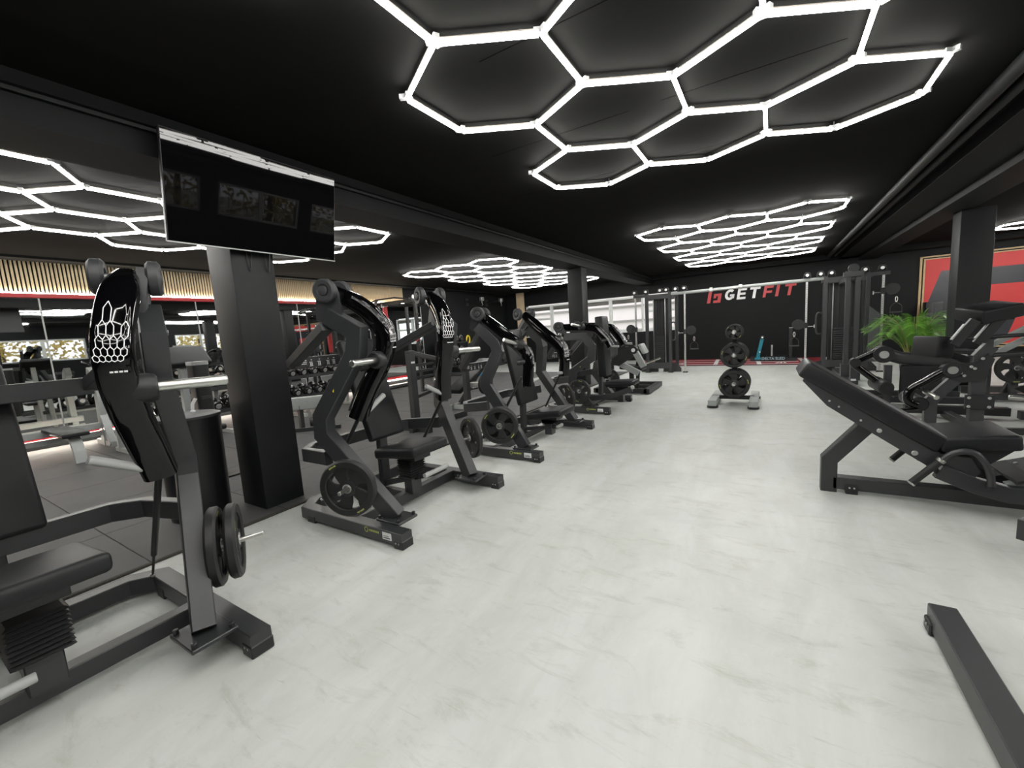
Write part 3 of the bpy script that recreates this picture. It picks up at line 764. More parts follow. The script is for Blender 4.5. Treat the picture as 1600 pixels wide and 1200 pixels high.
def carriage(x, y, z, s):
    part('pulley_carriage', B().span((x-.04, y-.04, z-.07), (x+.04, y+.04, z+.07), .004).cyl((x+s*.04, y, z), (x+s*.26, y, z), .018, 10), blackM, cx_)
    part('pulley', B().cyl((x+s*.16, y-.03, z+.03), (x+s*.16, y+.03, z+.03), .13, 24), blackM, cx_)
    part('adjust_knob', B().cyl((x-s*.16, y, z-.03), (x-s*.04, y, z-.03), .01, 8).cyl((x-s*.17, y, z-.07), (x-s*.17, y, z+.01), .012, 8), steelM, cx_)
    zz = z-.16; xx = x+s*.24
    part('snap_hook', B().tube([(xx+.02*math.cos(a), y, zz-.05+.06*math.sin(a)) for a in [i*2*PI/10 for i in range(10)]], .008, 6, True), chromeM, cx_)
    part('stirrup', B().tube(spline([(xx, y, zz-.12), (xx-.09, y, zz-.20), (xx-.10, y, zz-.33)], 4), .008, 6).tube(spline([(xx, y, zz-.12), (xx+.09, y, zz-.20), (xx+.10, y, zz-.33)], 4), .008, 6), blackM, cx_)
    part('stirrup_grip', B().cyl((xx-.11, y, zz-.34), (xx+.11, y, zz-.34), .018, 10), greyplasticM, cx_)
tower(-3.12, -2.47, 12.8, 1); tower(1.13, 1.92, 12.8, -1)
part('top_bar', B().tube([(-2.47, 12.8, 2.26), (1.13, 12.8, 2.28)], .042, 12), silverM, cx_)
part('pull_up_bar', B().tube([(-1.45, 12.75, 2.27), (-1.38, 12.5, 2.24), (-.75, 12.5, 2.25), (-.68, 12.75, 2.275)], .014, 8), steelM, cx_)
part('bar_clamp', B().cyl((-1.42, 12.72, 2.27), (-1.34, 12.72, 2.27), .06, 10).cyl((-.72, 12.72, 2.275), (-.64, 12.72, 2.275), .06, 10), chromeM, cx_)
for x_ in (-3.45, -2.07, .755, 2.19): rail(x_, 12.8)
part('outrigger', B().span((-3.5, 12.76, 2.23), (-3.1, 12.84, 2.31)).span((1.9, 12.76, 2.23), (2.3, 12.84, 2.31)), frameM, cx_)
carriage(-2.07, 12.8, 1.17, 1); carriage(.755, 12.8, 1.17, -1); carriage(2.19, 12.8, 1.87, 1); carriage(-3.45, 12.8, 1.3, -1)
for x_ in (-3.45, -3.12, -2.72, -2.55, -2.3, -2.07, .755, 1.02, 1.23, 1.65, 1.85, 2.15):
    part('top_pulley', B().cyl((x_, 12.70, 2.385), (x_, 12.76, 2.385), .075, 20).span((x_-.08, 12.70, 2.33), (x_+.08, 12.78, 2.36)), blackM, cx_)
    part('pulley_cap', B().cyl((x_, 12.685, 2.385), (x_, 12.702, 2.385), .036, 14), whiteM, cx_, 'white pulley cap')
# tall dual pulley leg projecting from the right tower
part('leg_post', B().path([(1.36, 11.2, .3), (1.36, 11.2, 2.28)], .10, .085), frameM, cx_)
part('leg_post', B().path([(1.52, 11.2, .3), (1.52, 11.2, 2.2)], .06, .085), frameM, cx_)
part('leg_head', B().span((1.28, 11.12, 2.16), (1.60, 11.28, 2.26)).span((1.38, 11.2, 2.1), (1.5, 12.8, 2.2)), frameM, cx_)
part('leg_base', B().span((1.30, 10.45, .02), (1.48, 12.8, .10)).span((1.28, 11.1, .02), (1.60, 11.3, .36)).path([(1.40, 10.48, .0), (1.40, 10.48, .40)], .12, .10), frameM, cx_)
part('sticker', B().span((1.36, 10.418, .10), (1.44, 10.42, .14)), paperM, cx_)
part('lat_bar_pulley', B().cyl((1.44, 11.16, 2.33), (1.44, 11.24, 2.33), .09, 18), blackM, cx_)
for s_, x_ in ((1, -2.42), (-1, 1.06)):
    part('grab_handle', B().tube(spline([(x_, 12.75, 1.45), (x_+s_*.1, 12.72, 1.42), (x_+s_*.1, 12.72, 1.0), (x_, 12.75, .95)], 5), .02, 8), frameM, cx_)
part('stack_cover', B().prism([(1.95, 12.72, .25), (2.15, 12.72, .25), (2.15, 12.72, 1.35), (1.95, 12.72, 1.55)], (0, .05, 0)), boardM, cx_, 'grey weight stack cover with sloping top')

# ------------------------------------------------------------------ turf lane and sled
tf = single('turf_lane', B().span((-4.2, 14.65, 0), (1.45, 16.85, .014), .004), turfRedM, 'red turf lane with white markings before the black back wall', 'turf', loc=(-1.4, 15.7, 0))
part('lane_edge', B().span((-4.2, 14.60, 0), (1.45, 14.65, .016)), blackM, tf)
for i, x_ in enumerate((-3.6, -1.55, -.33, .86)): part('lane_line', B().prism([(x_, 14.72, .0145), (x_+.12, 14.72, .0145), (x_+.02, 16.6, .0145), (x_-.10, 16.6, .0145)], (0, 0, .002)), whiteM, tf)
for i, y_ in enumerate((14.85, 15.5, 16.2)): part('lane_stripe', B().span((-4.1, y_, .0142), (.75, y_+.09, .0155)), whiteM, tf)
for x_ in (-2.6, -.95, .25):
    for k in range(3): part('lane_mark', B().prism([(x_-.12+k*.12, 15.05, .0142), (x_-.05+k*.12, 15.05, .0142), (x_+.02+k*.06, 15.35, .0142), (x_-.02+k*.06, 15.35, .0142)], (0, 0, .0015)), whiteM, tf)
sl = thing('push_sled', 'black sled lettered DELTA SLED with a slanted teal upright', 'sled', (.1, 15.9, 0))
part('runner', B().path([(-.55, 15.7, .06), (.50, 15.7, .06)], .09, .10).path([(-.55, 16.3, .06), (.50, 16.3, .06)], .09, .10).span((-.4, 15.7, .1), (.4, 16.3, .14)), blackM, sl)
part('lettered_plate', B().span((-.25, 15.63, .03), (.42, 15.66, .15), .004), blackM, sl)
part('teal_upright', B().path([(-.34, 15.7, .08), (-.31, 15.7, .28), (-.22, 15.7, .72)], .06, .10, (0, 1, 0)).span((-.42, 15.64, .06), (-.25, 15.76, .12)), tealM, sl, 'teal slanted upright')
part('upright_cap', B().cyl((-.215, 15.64, .77), (-.215, 15.76, .77), .055, 16), blackM, sl)
part('cap_bolt', B().cyl((-.215, 15.625, .77), (-.215, 15.642, .77), .03, 12).cyl((-.28, 15.63, .30), (-.28, 15.668, .30), .02, 10), whiteM, sl)
part('weight_pin', B().cyl((.05, 16.0, .12), (.05, 16.0, .50), .028, 12), gripM, sl, 'pale grey weight pin')
part('push_pole', B().path([(.55, 15.9, .06), (.55, 15.9, 1.02)], .09, .09), blackM, sl)
part('pole_cap', B().span((.50, 15.85, 1.02), (.60, 15.95, 1.035)), gripM, sl)
part('rear_block', B().span((.45, 15.65, .0), (.72, 16.25, .10), .01), blackM, sl)
fc = bpy.data.curves.new('lettering', 'FONT'); fc.body = 'DELTA SLED'; fc.size = .115; fc.extrude = .002; fc.align_x = 'CENTER'
fc.materials.append(mat('teal_print', (.35, .55, .62), .5))
ft = put(bpy.data.objects.new('lettering_source', fc)); bpy.context.view_layer.update(); fm = bpy.data.meshes.new_from_object(ft.evaluated_get(bpy.context.evaluated_depsgraph_get()))
bpy.data.objects.remove(ft); sl.location.z = .016; fo = put(bpy.data.objects.new('lettering', fm)); fo.parent = sl; fo.location = V((.085, 15.622, .05))-V((.1, 15.9, 0)); fo.rotation_euler = (PI/2, 0, 0)

# ------------------------------------------------------------------ incline leg press, front right
lp = thing('incline_leg_press', 'black machine with long sloping backrest facing the aisle, nearest on the right', 'gym machine', (1.1, 4.26, 0))
part('frame_post', B().path([(.43, 4.25, 0), (.43, 4.25, .27), (.70, 4.25, .62)], .10, .11, (0, 1, 0)), frameM, lp)
part('base_beam', B().path([(.46, 4.25, .08), (2.8, 4.25, .08)], .10, .10, (0, 0, 1)), frameM, lp)
part('cross_tube', B().path([(1.9, 3.8, .06), (1.9, 4.7, .06)], .09, .09), frameM, lp)
part('cross_tube', B().path([(.70, 4.05, .60), (.70, 4.48, .60)], .07, .07), frameM, lp)
part('rubber_foot', B().span((.54, 4.185, 0), (.62, 4.315, .075), .004), blackM, lp)
rv = B()
for xx in (.565, .595): rv.cyl((xx, 4.186, .055), (xx, 4.180, .055), .007, 8)
part('rivet', rv, chromeM, lp)
ang = math.atan2(.52, .765)
part('backrest', B().box((.640, 4.26, .775), (1.00, .50, .13), M.Rotation(ang, 3, 'Y'), .022, 3), padM, lp)
for yy in (4.03, 4.46):
    part('side_plate', B().prism([(.235, yy, .975), (.32, yy, .93), (1.05, yy, .435), (1.20, yy, .42), (1.25, yy, .32), (1.19, yy, .235), (1.06, yy, .25), (.97, yy, .345), (.65, yy, .57), (.385, yy, .76), (.225, yy, .955)], (0, .03, 0)), frameM, lp)
    bl = B(); y0 = yy-.001
    for x_, z_, r_ in ((.705, .583, .017), (.907, .43, .019), (1.055, .334, .02), (1.128, .276, .02)): bl.cyl((x_, y0, z_), (x_, y0-.010, z_), r_, 14, .004)
    for x_, z_ in ((.40, .80), (.46, .755), (.595, .655)): bl.cyl((x_, y0, z_), (x_, y0-.006, z_), .008, 10)
    part('bolt_head', bl, steelM, lp, 'bright bolt heads')
    part('lower_tube', B().path([(1.04, yy+.015, .31), (1.23, yy+.015, .225), (1.39, yy+.015, .185), (2.2, yy+.015, .185)], .07, .11, (0, 1, 0)), frameM, lp)
    yo = yy-.06 if yy < 4.3 else yy+.09
    part('grip', B().cyl((.885, yo, .22), (1.025, yo, .395), .024, 16), rubberM, lp)
    part('grip_collar', B().cyl((.880, yo, .213), (.889, yo, .224), .026, 16).cyl((1.025, yo, .395), (1.04, yo, .414), .028, 16), chromeM, lp, 'chrome end and collar')
    part('bent_handle', B().tube(spline([(1.04, yo, .41), (1.08, yo, .455), (1.14, yo, .48), (1.20, yo, .47), (1.245, yo, .41), (1.275, yo, .33), (1.285, yo, .25)], 5), .021, 12), frameM, lp)
    part('handle_mount', B().cyl((1.285, yo, .25), (1.285, yy+.015, .235), .022, 12).cyl((1.04, yo, .41), (1.04, yy+.015, .40), .018, 12), frameM, lp)
part('seat', B().box((1.235, 4.26, .525), (.40, .50, .11), M.Rotation(-.12, 3, 'Y'), .025, 3), padM, lp)
part('seat_shell', B().prism([(1.02, 4.07, .45), (1.43, 4.07, .50), (1.36, 4.07, .43), (1.18, 4.07, .26), (1.06, 4.07, .28)], (0, .38, 0)), blackM, lp)
for yy in (4.12, 4.40): part('sled_rail', B().path([(1.40, yy, .22), (2.6, yy, .66)], .05, .05, (0, 1, 0)), silverM, lp)
part('stop_plate', B().box((1.56, 4.26, .315), (.30, .44, .02), M.Rotation(-.35, 3, 'Y'), .004), greyplasticM, lp)
part('stop_pad', B().box((1.47, 4.26, .288), (.10, .44, .012), M.Rotation(-.35, 3, 'Y'), .003), rubberM, lp)
part('stop_bolts', B().cyl((1.53, 4.10, .31), (1.525, 4.10, .322), .012, 10).cyl((1.53, 4.38, .31), (1.525, 4.38, .322), .012, 10).cyl((1.62, 4.10, .34), (1.615, 4.10, .352), .012, 10), steelM, lp)
part('foot_sled', B().box((2.25, 4.26, .76), (.06, .7, .5), M.Rotation(.5, 3, 'Y'), .01), frameM, lp)

# ------------------------------------------------------------------ kneeling leg curl machines, right
def curl(name, label, x0, y0, w):
    t = thing(name, label, 'gym machine', (x0+.4, y0+.3, 0))
    def X(a): return x0+a
    ya, yb = y0, y0+w
    part('front_leg', B().path([(X(0), ya, 0), (X(0), ya, .38), (X(.27), ya, .73)], .08, .11, (0, 1, 0)), frameM, t)
    part('main_post', B().path([(X(.38), ya+.02, .05), (X(.38), ya+.02, .88), (X(.46), ya+.02, 1.0)], .09, .12, (0, 1, 0)), frameM, t)
    part('base_frame', B().path([(X(-.03), yb+.35, .10), (X(.95), yb+.35, .10)], .10, .12, (0, 0, 1)).path([(X(.38), ya, .06), (X(.38), yb+.35, .06)], .09, .09, (0, 0, 1)).path([(X(0), ya, .05), (X(.9), ya+.05, .05)], .07, .07, (0, 0, 1)), blackM, t)
    part('joint_plate', B().span((X(.27), ya-.06, .30), (X(.50), ya-.03, .46), .004).prism([(X(.10), ya-.05, .66), (X(.24), ya-.05, .60), (X(.42), ya-.05, .62), (X(.48), ya-.05, .86), (X(.43), ya-.05, .92), (X(.36), ya-.05, .83), (X(.14), ya-.05, .80)], (0, .03, 0)), blackM, t)
    bl = B()
    for a, z in ((.30, .43), (.46, .43), (.30, .33), (.46, .33), (.22, .71), (.25, .68), (.30, .78), (.33, .76), (.385, .87)): bl.cyl((X(a), ya-.056, z), (X(a), ya-.068, z), .016, 12, .004)
    part('bolt_head', bl, steelM, t, 'bright bolt heads')
    part('pivot_drum', B().cyl((X(.15), ya-.075, .745), (X(.15), ya+.05, .745), .085, 24), blackM, t)
    part('pivot_cap', B().cyl((X(.15), ya-.092, .745), (X(.15), ya-.074, .745), .045, 20), chromeM, t, 'bright pivot cap')
    arm = part('swing_arm', B().path(spline([(X(.10), ya-.02, .73), (X(-.06), ya-.02, .60), (X(-.18), ya-.02, .50), (X(-.20), ya-.02, .38), (X(-.12), ya-.02, .33)], 5), .11, .09, (0, 1, 0), r=.03), glossM, t)
    part('ankle_roller', B().cyl((X(-.10), ya-.06, .34), (X(-.10), yb-.1, .34), .085, 24, .015), padM, t)
    part('toe_bar', B().path([(X(-.12), ya-.04, .29), (X(-.40), ya-.04, .24)], .10, .02, (0, 1, 0), r=.008), glossM, t)
    part('weight_horn', B().cyl((X(-.06), ya-.04, .49), (X(-.03), ya-.34, .47), .026, 18, .006), chromeM, t, 'chrome weight horn')
    part('grey_link', B().path([(X(.24), ya+.04, .66), (X(.02), ya+.04, .42)], .06, .08, (0, 1, 0)), silverM, t)
    part('knee_pad', B().box((X(.06), ya+.28, .99), (.20, .34, .25), M.Rotation(.5, 3, 'Z') @ M.Rotation(.08, 3, 'Y'), .02, 3), padM, t)
    part('pad_support', B().path([(X(.10), ya+.28, .95), (X(.40), ya+.28, .80)], .10, .08, (0, 1, 0)), blackM, t)
    part('chest_pad', B().box((X(.49), ya+.24, 1.37), (.40, .36, .15), M.Rotation(.40, 3, 'Z') @ M.Rotation(-.16, 3, 'Y') @ M.Rotation(.15, 3, 'X'), .022, 3), padM, t)
    part('pad_plate', B().box((X(.51), ya+.27, 1.285), (.30, .24, .03), M.Rotation(.40, 3, 'Z') @ M.Rotation(-.16, 3, 'Y') @ M.Rotation(.15, 3, 'X'), .006), blackM, t)
    for xo, yo_ in ((0, .06), (.22, .16)):
        part('pad_strut', B().path([(X(.18+xo), ya+yo_, 1.02), (X(.34+xo), ya+yo_, 1.29)], .07, .09, (0, 1, 0)), blackM, t)
        part('strut_strip', B().path([(X(.155+xo), ya+yo_, 1.08), (X(.255+xo), ya+yo_, 1.25)], .055, .012, (0, 1, 0)), gripM, t, 'pale strip on the strut')
    part('hand_bar', B().tube([(X(.44), ya, .90), (X(1.05), ya+.02, .93)], .025, 12), blackM, t)
    return t
R2 = curl('kneeling_leg_curl', 'black machine with raised chest pad on two silver-striped struts, right', 1.605, 6.65, .6)
# second curl machine further back, with the roller arm towards the aisle
c2 = thing('lying_leg_curl', 'black machine with bent arm and foam roller reaching into the aisle before the palm', 'gym machine', (1.9, 8.4, 0))
ya = 8.36
part('post', B().path([(1.53, ya, 0), (1.53, ya, .62)], .08, .09), frameM, c2)
part('base_frame', B().path([(1.2, ya+.12, .08), (2.5, ya+.12, .08)], .09, .12, (0, 0, 1)).path([(1.3, ya+.7, .08), (2.5, ya+.7, .08)], .09, .12, (0, 0, 1)), frameM, c2)
bl = B()
for a in (1.43, 1.62):
    for z in (.06, .11): bl.cyl((a, ya+.07, z), (a, ya+.06, z), .018, 10, .004)
part('bolt_head', bl, steelM, c2)
part('pivot_drum', B().cyl((1.46, ya-.10, .79), (1.46, ya+.12, .79), .125, 24), blackM, c2)
part('pivot_cap', B().cyl((1.46, ya-.116, .79), (1.46, ya-.098, .79), .058, 20), gripM, c2, 'pale round pivot cap')
part('link_arm', B().path([(1.40, ya-.03, .84), (1.14, ya-.03, .69)], .08, .10, (0, 1, 0), r=.03), glossM, c2)
part('elbow', B().cyl((1.13, ya-.10, .67), (1.13, ya+.05, .67), .07, 20), blackM, c2)
part('roller_arm', B().path([(1.12, ya-.02, .64), (1.42, ya-.02, .36)], .08, .10, (0, 1, 0), r=.03), glossM, c2)
part('foam_roller', B().cyl((1.48, ya-.24, .30), (1.42, ya+.22, .33), .098, 24, .015), rubberM, c2)
part('roller_end', B().cyl((1.482, ya-.25, .30), (1.481, ya-.235, .30), .04, 16), blackM, c2)
part('second_roller', B().cyl((1.86, ya-.2, .14), (1.86, ya+.4, .14), .13, 24, .02), rubberM, c2)
part('body_tube', B().path([(1.52, ya+.1, .78), (1.68, ya+.1, .72), (2.5, ya+.1, .64)], .16, .18, (0, 1, 0), r=.05), frameM, c2)
part('side_shield', B().span((1.68, ya+.05, .15), (2.15, ya+.09, .62), .02), blackM, c2)
part('grip_bar', B().tube([(1.85, ya-.05, .80), (2.35, ya-.05, .74)], .028, 12).tube([(2.1, ya+.3, .78), (2.6, ya+.3, .72)], .026, 12), gripM, c2, 'pale grey grip bars')
part('rear_pad', B().box((2.3, ya+.4, .75), (.5, .5, .1), None, .025, 3), padM, c2)

# machine with plates at the right picture edge
rm = thing('plate_loaded_squat_machine', 'black machine at the right edge with a chrome horn pointing into the room', 'gym machine', (3.0, 7.3, 0))
part('base_beam', B().path([(2.65, 7.62, .06), (3.8, 7.62, .06)], .10, .10, (0, 0, 1)).path([(3.2, 6.6, .06), (3.2, 7.66, .06)], .10, .10, (0, 0, 1)), frameM, rm)
part('upright', B().path([(3.2, 7.2, .08), (3.2, 7.2, 1.1)], .1, .1).path([(3.2, 7.55, .1), (3.2, 7.2, .9)], .07, .07), frameM, rm)
part('side_cheek', B().prism([(2.52, 7.42, .42), (2.9, 7.42, .58), (3.3, 7.42, .5), (3.3, 7.42, .3), (2.7, 7.42, .3)], (0, .04, 0)), blackM, rm)
part('weight_horn', B().cyl((2.85, 7.0, .33), (2.38, 7.12, .36), .028, 18, .006), chromeM, rm, 'chrome weight horn')
part('horn_arm', B().path([(2.85, 7.0, .33), (3.2, 7.0, .35)], .08, .08, (0, 1, 0)).path([(3.2, 6.98, .35), (3.2, 7.22, .35)], .08, .08), frameM, rm)
for k in range(2): plate((2.70+k*.06, 7.04-k*.015, .335), ('outer' if k == 0 else 'inner')+' plate on the chrome horn at the right edge of the photo', R=.225, axis=(1, -.25, -.06))

# leg press with sloping grey sled, far right
fp = thing('sled_leg_press', 'leg press with sloping grey foot sled before the red mural', 'gym machine', (3.6, 9.4, 0))
part('base_beam', B().path([(2.7, 9.75, .07), (4.6, 9.75, .07)], .10, .13, (0, 0, 1)).path([(2.7, 9.0, .07), (4.6, 9.0, .07)], .10, .13, (0, 0, 1)), frameM, fp)
part('slope_rail', B().path([(2.75, 9.1, .62), (4.5, 9.1, 1.85)], .07, .08, (0, 1, 0)).path([(2.75, 9.65, .62), (4.5, 9.65, 1.85)], .07, .08, (0, 1, 0)), silverM, fp)
for q_ in ([(3.0, 9.1, .1), (3.35, 9.1, 1.0)], [(4.3, 9.1, .1), (4.3, 9.1, 1.7)], [(4.3, 9.65, .1), (4.3, 9.65, 1.7)]): part('support_post', B().path(q_, .08, .10, (0, 1, 0)), frameM, fp)
part('sled_plate', B().box((3.75, 9.38, 1.62), (.9, .75, .03), M.Rotation(-.55, 3, 'Y'), .004), silverM, fp, 'grey metal foot sled')
part('sled_bracket', B().prism([(3.4, 9.02, 1.30), (4.1, 9.02, 1.76), (4.25, 9.02, 1.45), (3.8, 9.02, 1.22)], (0, .03, 0)), silverM, fp)
bl = B()
for x_, z_ in ((3.55, 1.40), (3.7, 1.5), (3.9, 1.62)): bl.cyl((x_, 9.015, z_), (x_, 9.022, z_), .02, 10)
part('sled_bolts', bl, whiteM, fp)
part('hand_rail', B().tube([(2.3, 8.9, .95), (3.6, 8.9, 1.0)], .03, 12), blackM, fp)
part('storage_peg', B().cyl((3.05, 9.0, .52), (3.05, 8.65, .50), .024, 14), chromeM, fp)
part('peg_post', B().path([(3.05, 9.02, .1), (3.05, 9.02, .66)], .09, .08), frameM, fp)
part('rail_bracket', B().path([(2.75, 8.95, .12), (2.75, 8.95, .95)], .08, .08, (0, 1, 0)), frameM, fp)
plate((3.02, 8.86, .51), 'black plate hanging on the peg of the leg press behind the chest pad', R=.225)

# beam of the machine in the lower right corner
cr = thing('corner_machine', 'long dark floor beam entering at the lower right corner', 'gym machine', (.9, 1.5, 0))
part('base_beam', B().path([(.69, 2.51, .07), (.69, -.8, .07)], .10, .10, (0, 0, 1)), frameM, cr)
part('rubber_foot', B().span((.63, 2.43, 0), (.75, 2.515, .06), .006), blackM, cr)
rv = B()
for yy in (2.455, 2.485): rv.cyl((.629, yy, .045), (.6235, yy, .045), .007, 8)
part('rivet', rv, chromeM, cr)
part('cross_beam', B().path([(.69, .4, .07), (2.0, .4, .07)], .10, .10, (0, 0, 1)), frameM, cr)
part('far_beam', B().path([(1.31, 3.60, .14), (2.0, 3.05, .14), (2.0, .4, .10)], .13, .15, (0, 0, 1)), frameM, cr)

# ------------------------------------------------------------------ palm
pp = thing('potted_palm', 'green palm with arching fronds in a dark pot before the black wall', 'plant', (2.45, 11.4, 0))
part('pot', B().lathe((2.45, 11.4, 0), (0, 0, 1), [(.15, 0), (.16, .01), (.20, .36), (.20, .38), (.175, .38), (.17, .33), (.02, .33)], 24), potM, pp)
for i in range(22):
    a = i*2.4+random.random()*.5; reach = .34+.28*random.random(); hgt = .85+.45*random.random()
    base = V((2.45+.05*math.cos(a), 11.4+.05*math.sin(a), .33)); d = V((math.cos(a), math.sin(a), 0))
    if i == 0: reach, hgt, d = .10, 1.30, V((.2, -.1, 0)).normalized()
    cr_ = spline([base, base+d*reach*.25+V((0, 0, (hgt-.33)*.62)), base+d*reach*.7+V((0, 0, hgt-.35)), base+d*reach*1.25+V((0, 0, hgt-.52))], 6)
    fr = part('frond', B().tube(cr_, [.009*(1-.8*q/(len(cr_)-1)) for q in range(len(cr_))], 5), stemM, pp)
    lv = B(); n = len(cr_)
    for q in range(4, n-1):
        for h_ in range(5):
            p_ = cr_[q].lerp(cr_[q+1], h_/5); t_ = (cr_[q+1]-cr_[q]).normalized(); s_ = t_.cross(V((0, 0, 1))).normalized()
            ln = .27*(1-.5*abs((q-n*.6)/n))
            for sg_ in (-1, 1):
                e_ = p_+s_*sg_*ln*.75+t_*ln*.65+V((0, 0, .005)); m_ = p_.lerp(e_, .45)+V((0, 0, .035)); wv = t_*.0048
                lv.quad(p_, m_-wv, e_, m_+wv)
    part('leaflets', lv, greenM, fr, kind='stuff')

# black cabinet against the mural
cb = thing('speaker_tower', 'tall black cabinet with grey front panel leaning before the red mural', 'speaker', (3.95, 16.5, 0))
part('cabinet', B().span((3.75, 16.4, 0), (4.12, 16.75, 1.56), .02, 2), blackM, cb)
part('front_panel', B().span((3.92, 16.385, .75), (4.10, 16.402, 1.50), .004), greyplasticM, cb)
part('side_knobs', B().cyl((3.84, 16.39, 1.30), (3.84, 16.375, 1.30), .03, 14).span((4.12, 16.5, 1.30), (4.24, 16.54, 1.34)).span((4.12, 16.5, .95), (4.2, 16.54, 1.03)), blackM, cb)

# ------------------------------------------------------------------ waste bin by the near pillar
wb = thing('waste_bin', 'tall black cylindrical bin with flat grey lid beside the near pillar', 'bin', (-4.47, 1.60, 0))
part('body', B().lathe((-4.47, 1.60, .012), (0, 0, 1), [(.225, 0), (.23, .005), (.245, .90), (.24, .905)], 40), mat('bin_black', (.008, .008, .009), .35), wb)
part('lid', B().lathe((-4.47, 1.60, .917), (0, 0, 1), [(.25, 0), (.252, .008), (.252, .022), (.23, .032), (.03, .036)], 40), greyplasticM, wb, 'grey lid')
b = B().lathe((-4.50, 1.66, .953), (0, 0, 1), [(.022, 0), (.022, .012), (.010, .022), (.010, .03)], 12).path([(-4.50, 1.66, .98), (-4.495, 1.665, 1.03), (-4.48, 1.69, 1.075)], .028, .012, (0, 1, 0), r=.004)
single('spray_nozzle', b, whiteM, 'small white spray head standing on the lid of the bin', 'spray bottle', loc=(-4.50, 1.66, .953))

# ------------------------------------------------------------------ free weight area
FZ = .012
# dumbbell rack with dumbbells
dr = thing('dumbbell_rack', 'two-tier black rack filled with dumbbells behind the near pillar', 'rack', (-8.5, 4.3, FZ))
for yy in (2.2, 3.6, 5.0, 6.4):
    part('upright', B().path([(-8.75, yy, FZ), (-8.66, yy, 1.02)], .07, .07, (0, 1, 0)).path([(-8.9, yy, FZ+.03), (-8.2, yy, FZ+.03)], .07, .06, (0, 0, 1)), silverM, dr)
for zz, xx in ((.90, -8.50), (.50, -8.40)):
    part('tray', B().box((xx, 4.3, zz-.045), (.30, 4.3, .02), M.Rotation(.25, 3, 'Y')).box((xx+.16, 4.3, zz-.065), (.02, 4.3, .07)), blackM, dr)
    part('tray_arm', B().span((-8.72, 2.2, zz-.10), (-8.6, 6.4, zz-.06)), silverM, dr)
hd = B().lathe((0, 0, 0), (1, 0, 0), [(.05, 0), (.062, .006), (.094, .022), (.094, .095), (.075, .115), (.03, .118)], 22)
hd_me = mesh('head', hd, mat('dumbbell_urethane', (.01, .01, .011), .16, 0, .6))
cap_me = mesh('end_cap', B().cyl((.117, 0, 0), (.124, 0, 0), .045, 18), steelM)
grip_me = mesh('handle', B().cyl((-.075, 0, 0), (.075, 0, 0), .017, 14), steelM)
num_me = mesh('end_print', B().quad((.1255, -.02, .055), (.1255, .02, .055), (.1255, .02, .075), (.1255, -.02, .075)), whiteM)
for ti, (zz, xx, nm) in enumerate(((.90, -8.50, 'upper'), (.50, -8.40, 'lower'))):
    for i in range(16):
        yy = 2.45+i*.245
        d_ = thing('dumbbell', 'round black dumbbell on the %s tier of the dumbbell rack' % nm, 'dumbbell', (xx, yy, zz+.065), 'dumbbells on the %s tier' % nm)
        d_.rotation_euler = (0, .25, 0)
        for rz in (0, PI):
            h_ = put(bpy.data.objects.new('head', hd_me)); h_.parent = d_; h_.location = (.055*math.cos(rz), 0, 0); h_.rotation_euler = (0, 0, rz)
            c_ = put(bpy.data.objects.new('end_cap', cap_me)); c_.parent = h_
        g_ = put(bpy.data.objects.new('handle', grip_me)); g_.parent = d_

# grey bench press by the mirrors
bp = thing('bench_press', 'grey olympic bench press standing in front of the mirrors at the left', 'bench', (-9.2, 1.7, FZ))
def arch(x, y): return [(x, y, FZ), (x-.02, y, .35), (x-.12, y, .62), (x-.28, y, .80)]
part('front_leg', B().path(spline([(-8.46, 1.68, FZ), (-8.50, 1.68, .18), (-8.58, 1.68, .33), (-8.72, 1.68, .385)], 4), .13, .05, (0, 1, 0)), silverM, bp)
part('bench_pad', B().box((-9.05, 1.68, .425), (1.15, .30, .06), None, .02, 2), padM, bp)
part('spine', B().path([(-8.6, 1.68, .36), (-9.7, 1.68, .36)], .08, .06), silverM, bp)
for yy in (1.10, 2.28):
    part('rack_upright', B().path(spline([(-9.75, yy, FZ), (-9.72, yy, .5), (-9.70, yy, .9), (-9.82, yy, 1.20), (-9.95, yy, 1.28)], 4), .09, .16, (0, 1, 0)), silverM, bp)
    part('foot', B().path([(-9.35, yy, FZ+.035), (-10.1, yy, FZ+.035)], .10, .07, (0, 0, 1)).path([(-9.4, yy, .04), (-9.72, yy, .62)], .10, .07, (0, 1, 0)), silverM, bp)
    part('bar_hook', B().path([(-9.74, yy, .98), (-9.60, yy, .98), (-9.57, yy, 1.06)], .05, .02, (0, 1, 0)), steelM, bp)
part('cross_tube', B().path([(-9.75, .9, .36), (-9.75, 2.4, .36)], .10, .14, (0, 0, 1)), silverM, bp)
part('cross_tube', B().path([(-9.8, .9, .22), (-9.8, 2.4, .22)], .08, .08, (0, 0, 1)), silverM, bp)
bb = single('barbell', B().cyl((-9.62, .5, 1.01), (-9.62, 2.75, 1.01), .014, 12), chromeM, 'long chrome barbell resting across the grey bench press', 'barbell', loc=(-9.62, 1.6, 1.01))
for yy in (.52, 2.42): part('sleeve', B().cyl((-9.62, yy-.2 if yy < 1 else yy, 1.01), (-9.62, yy if yy < 1 else yy+.36, 1.01), .025, 14), chromeM, bb)

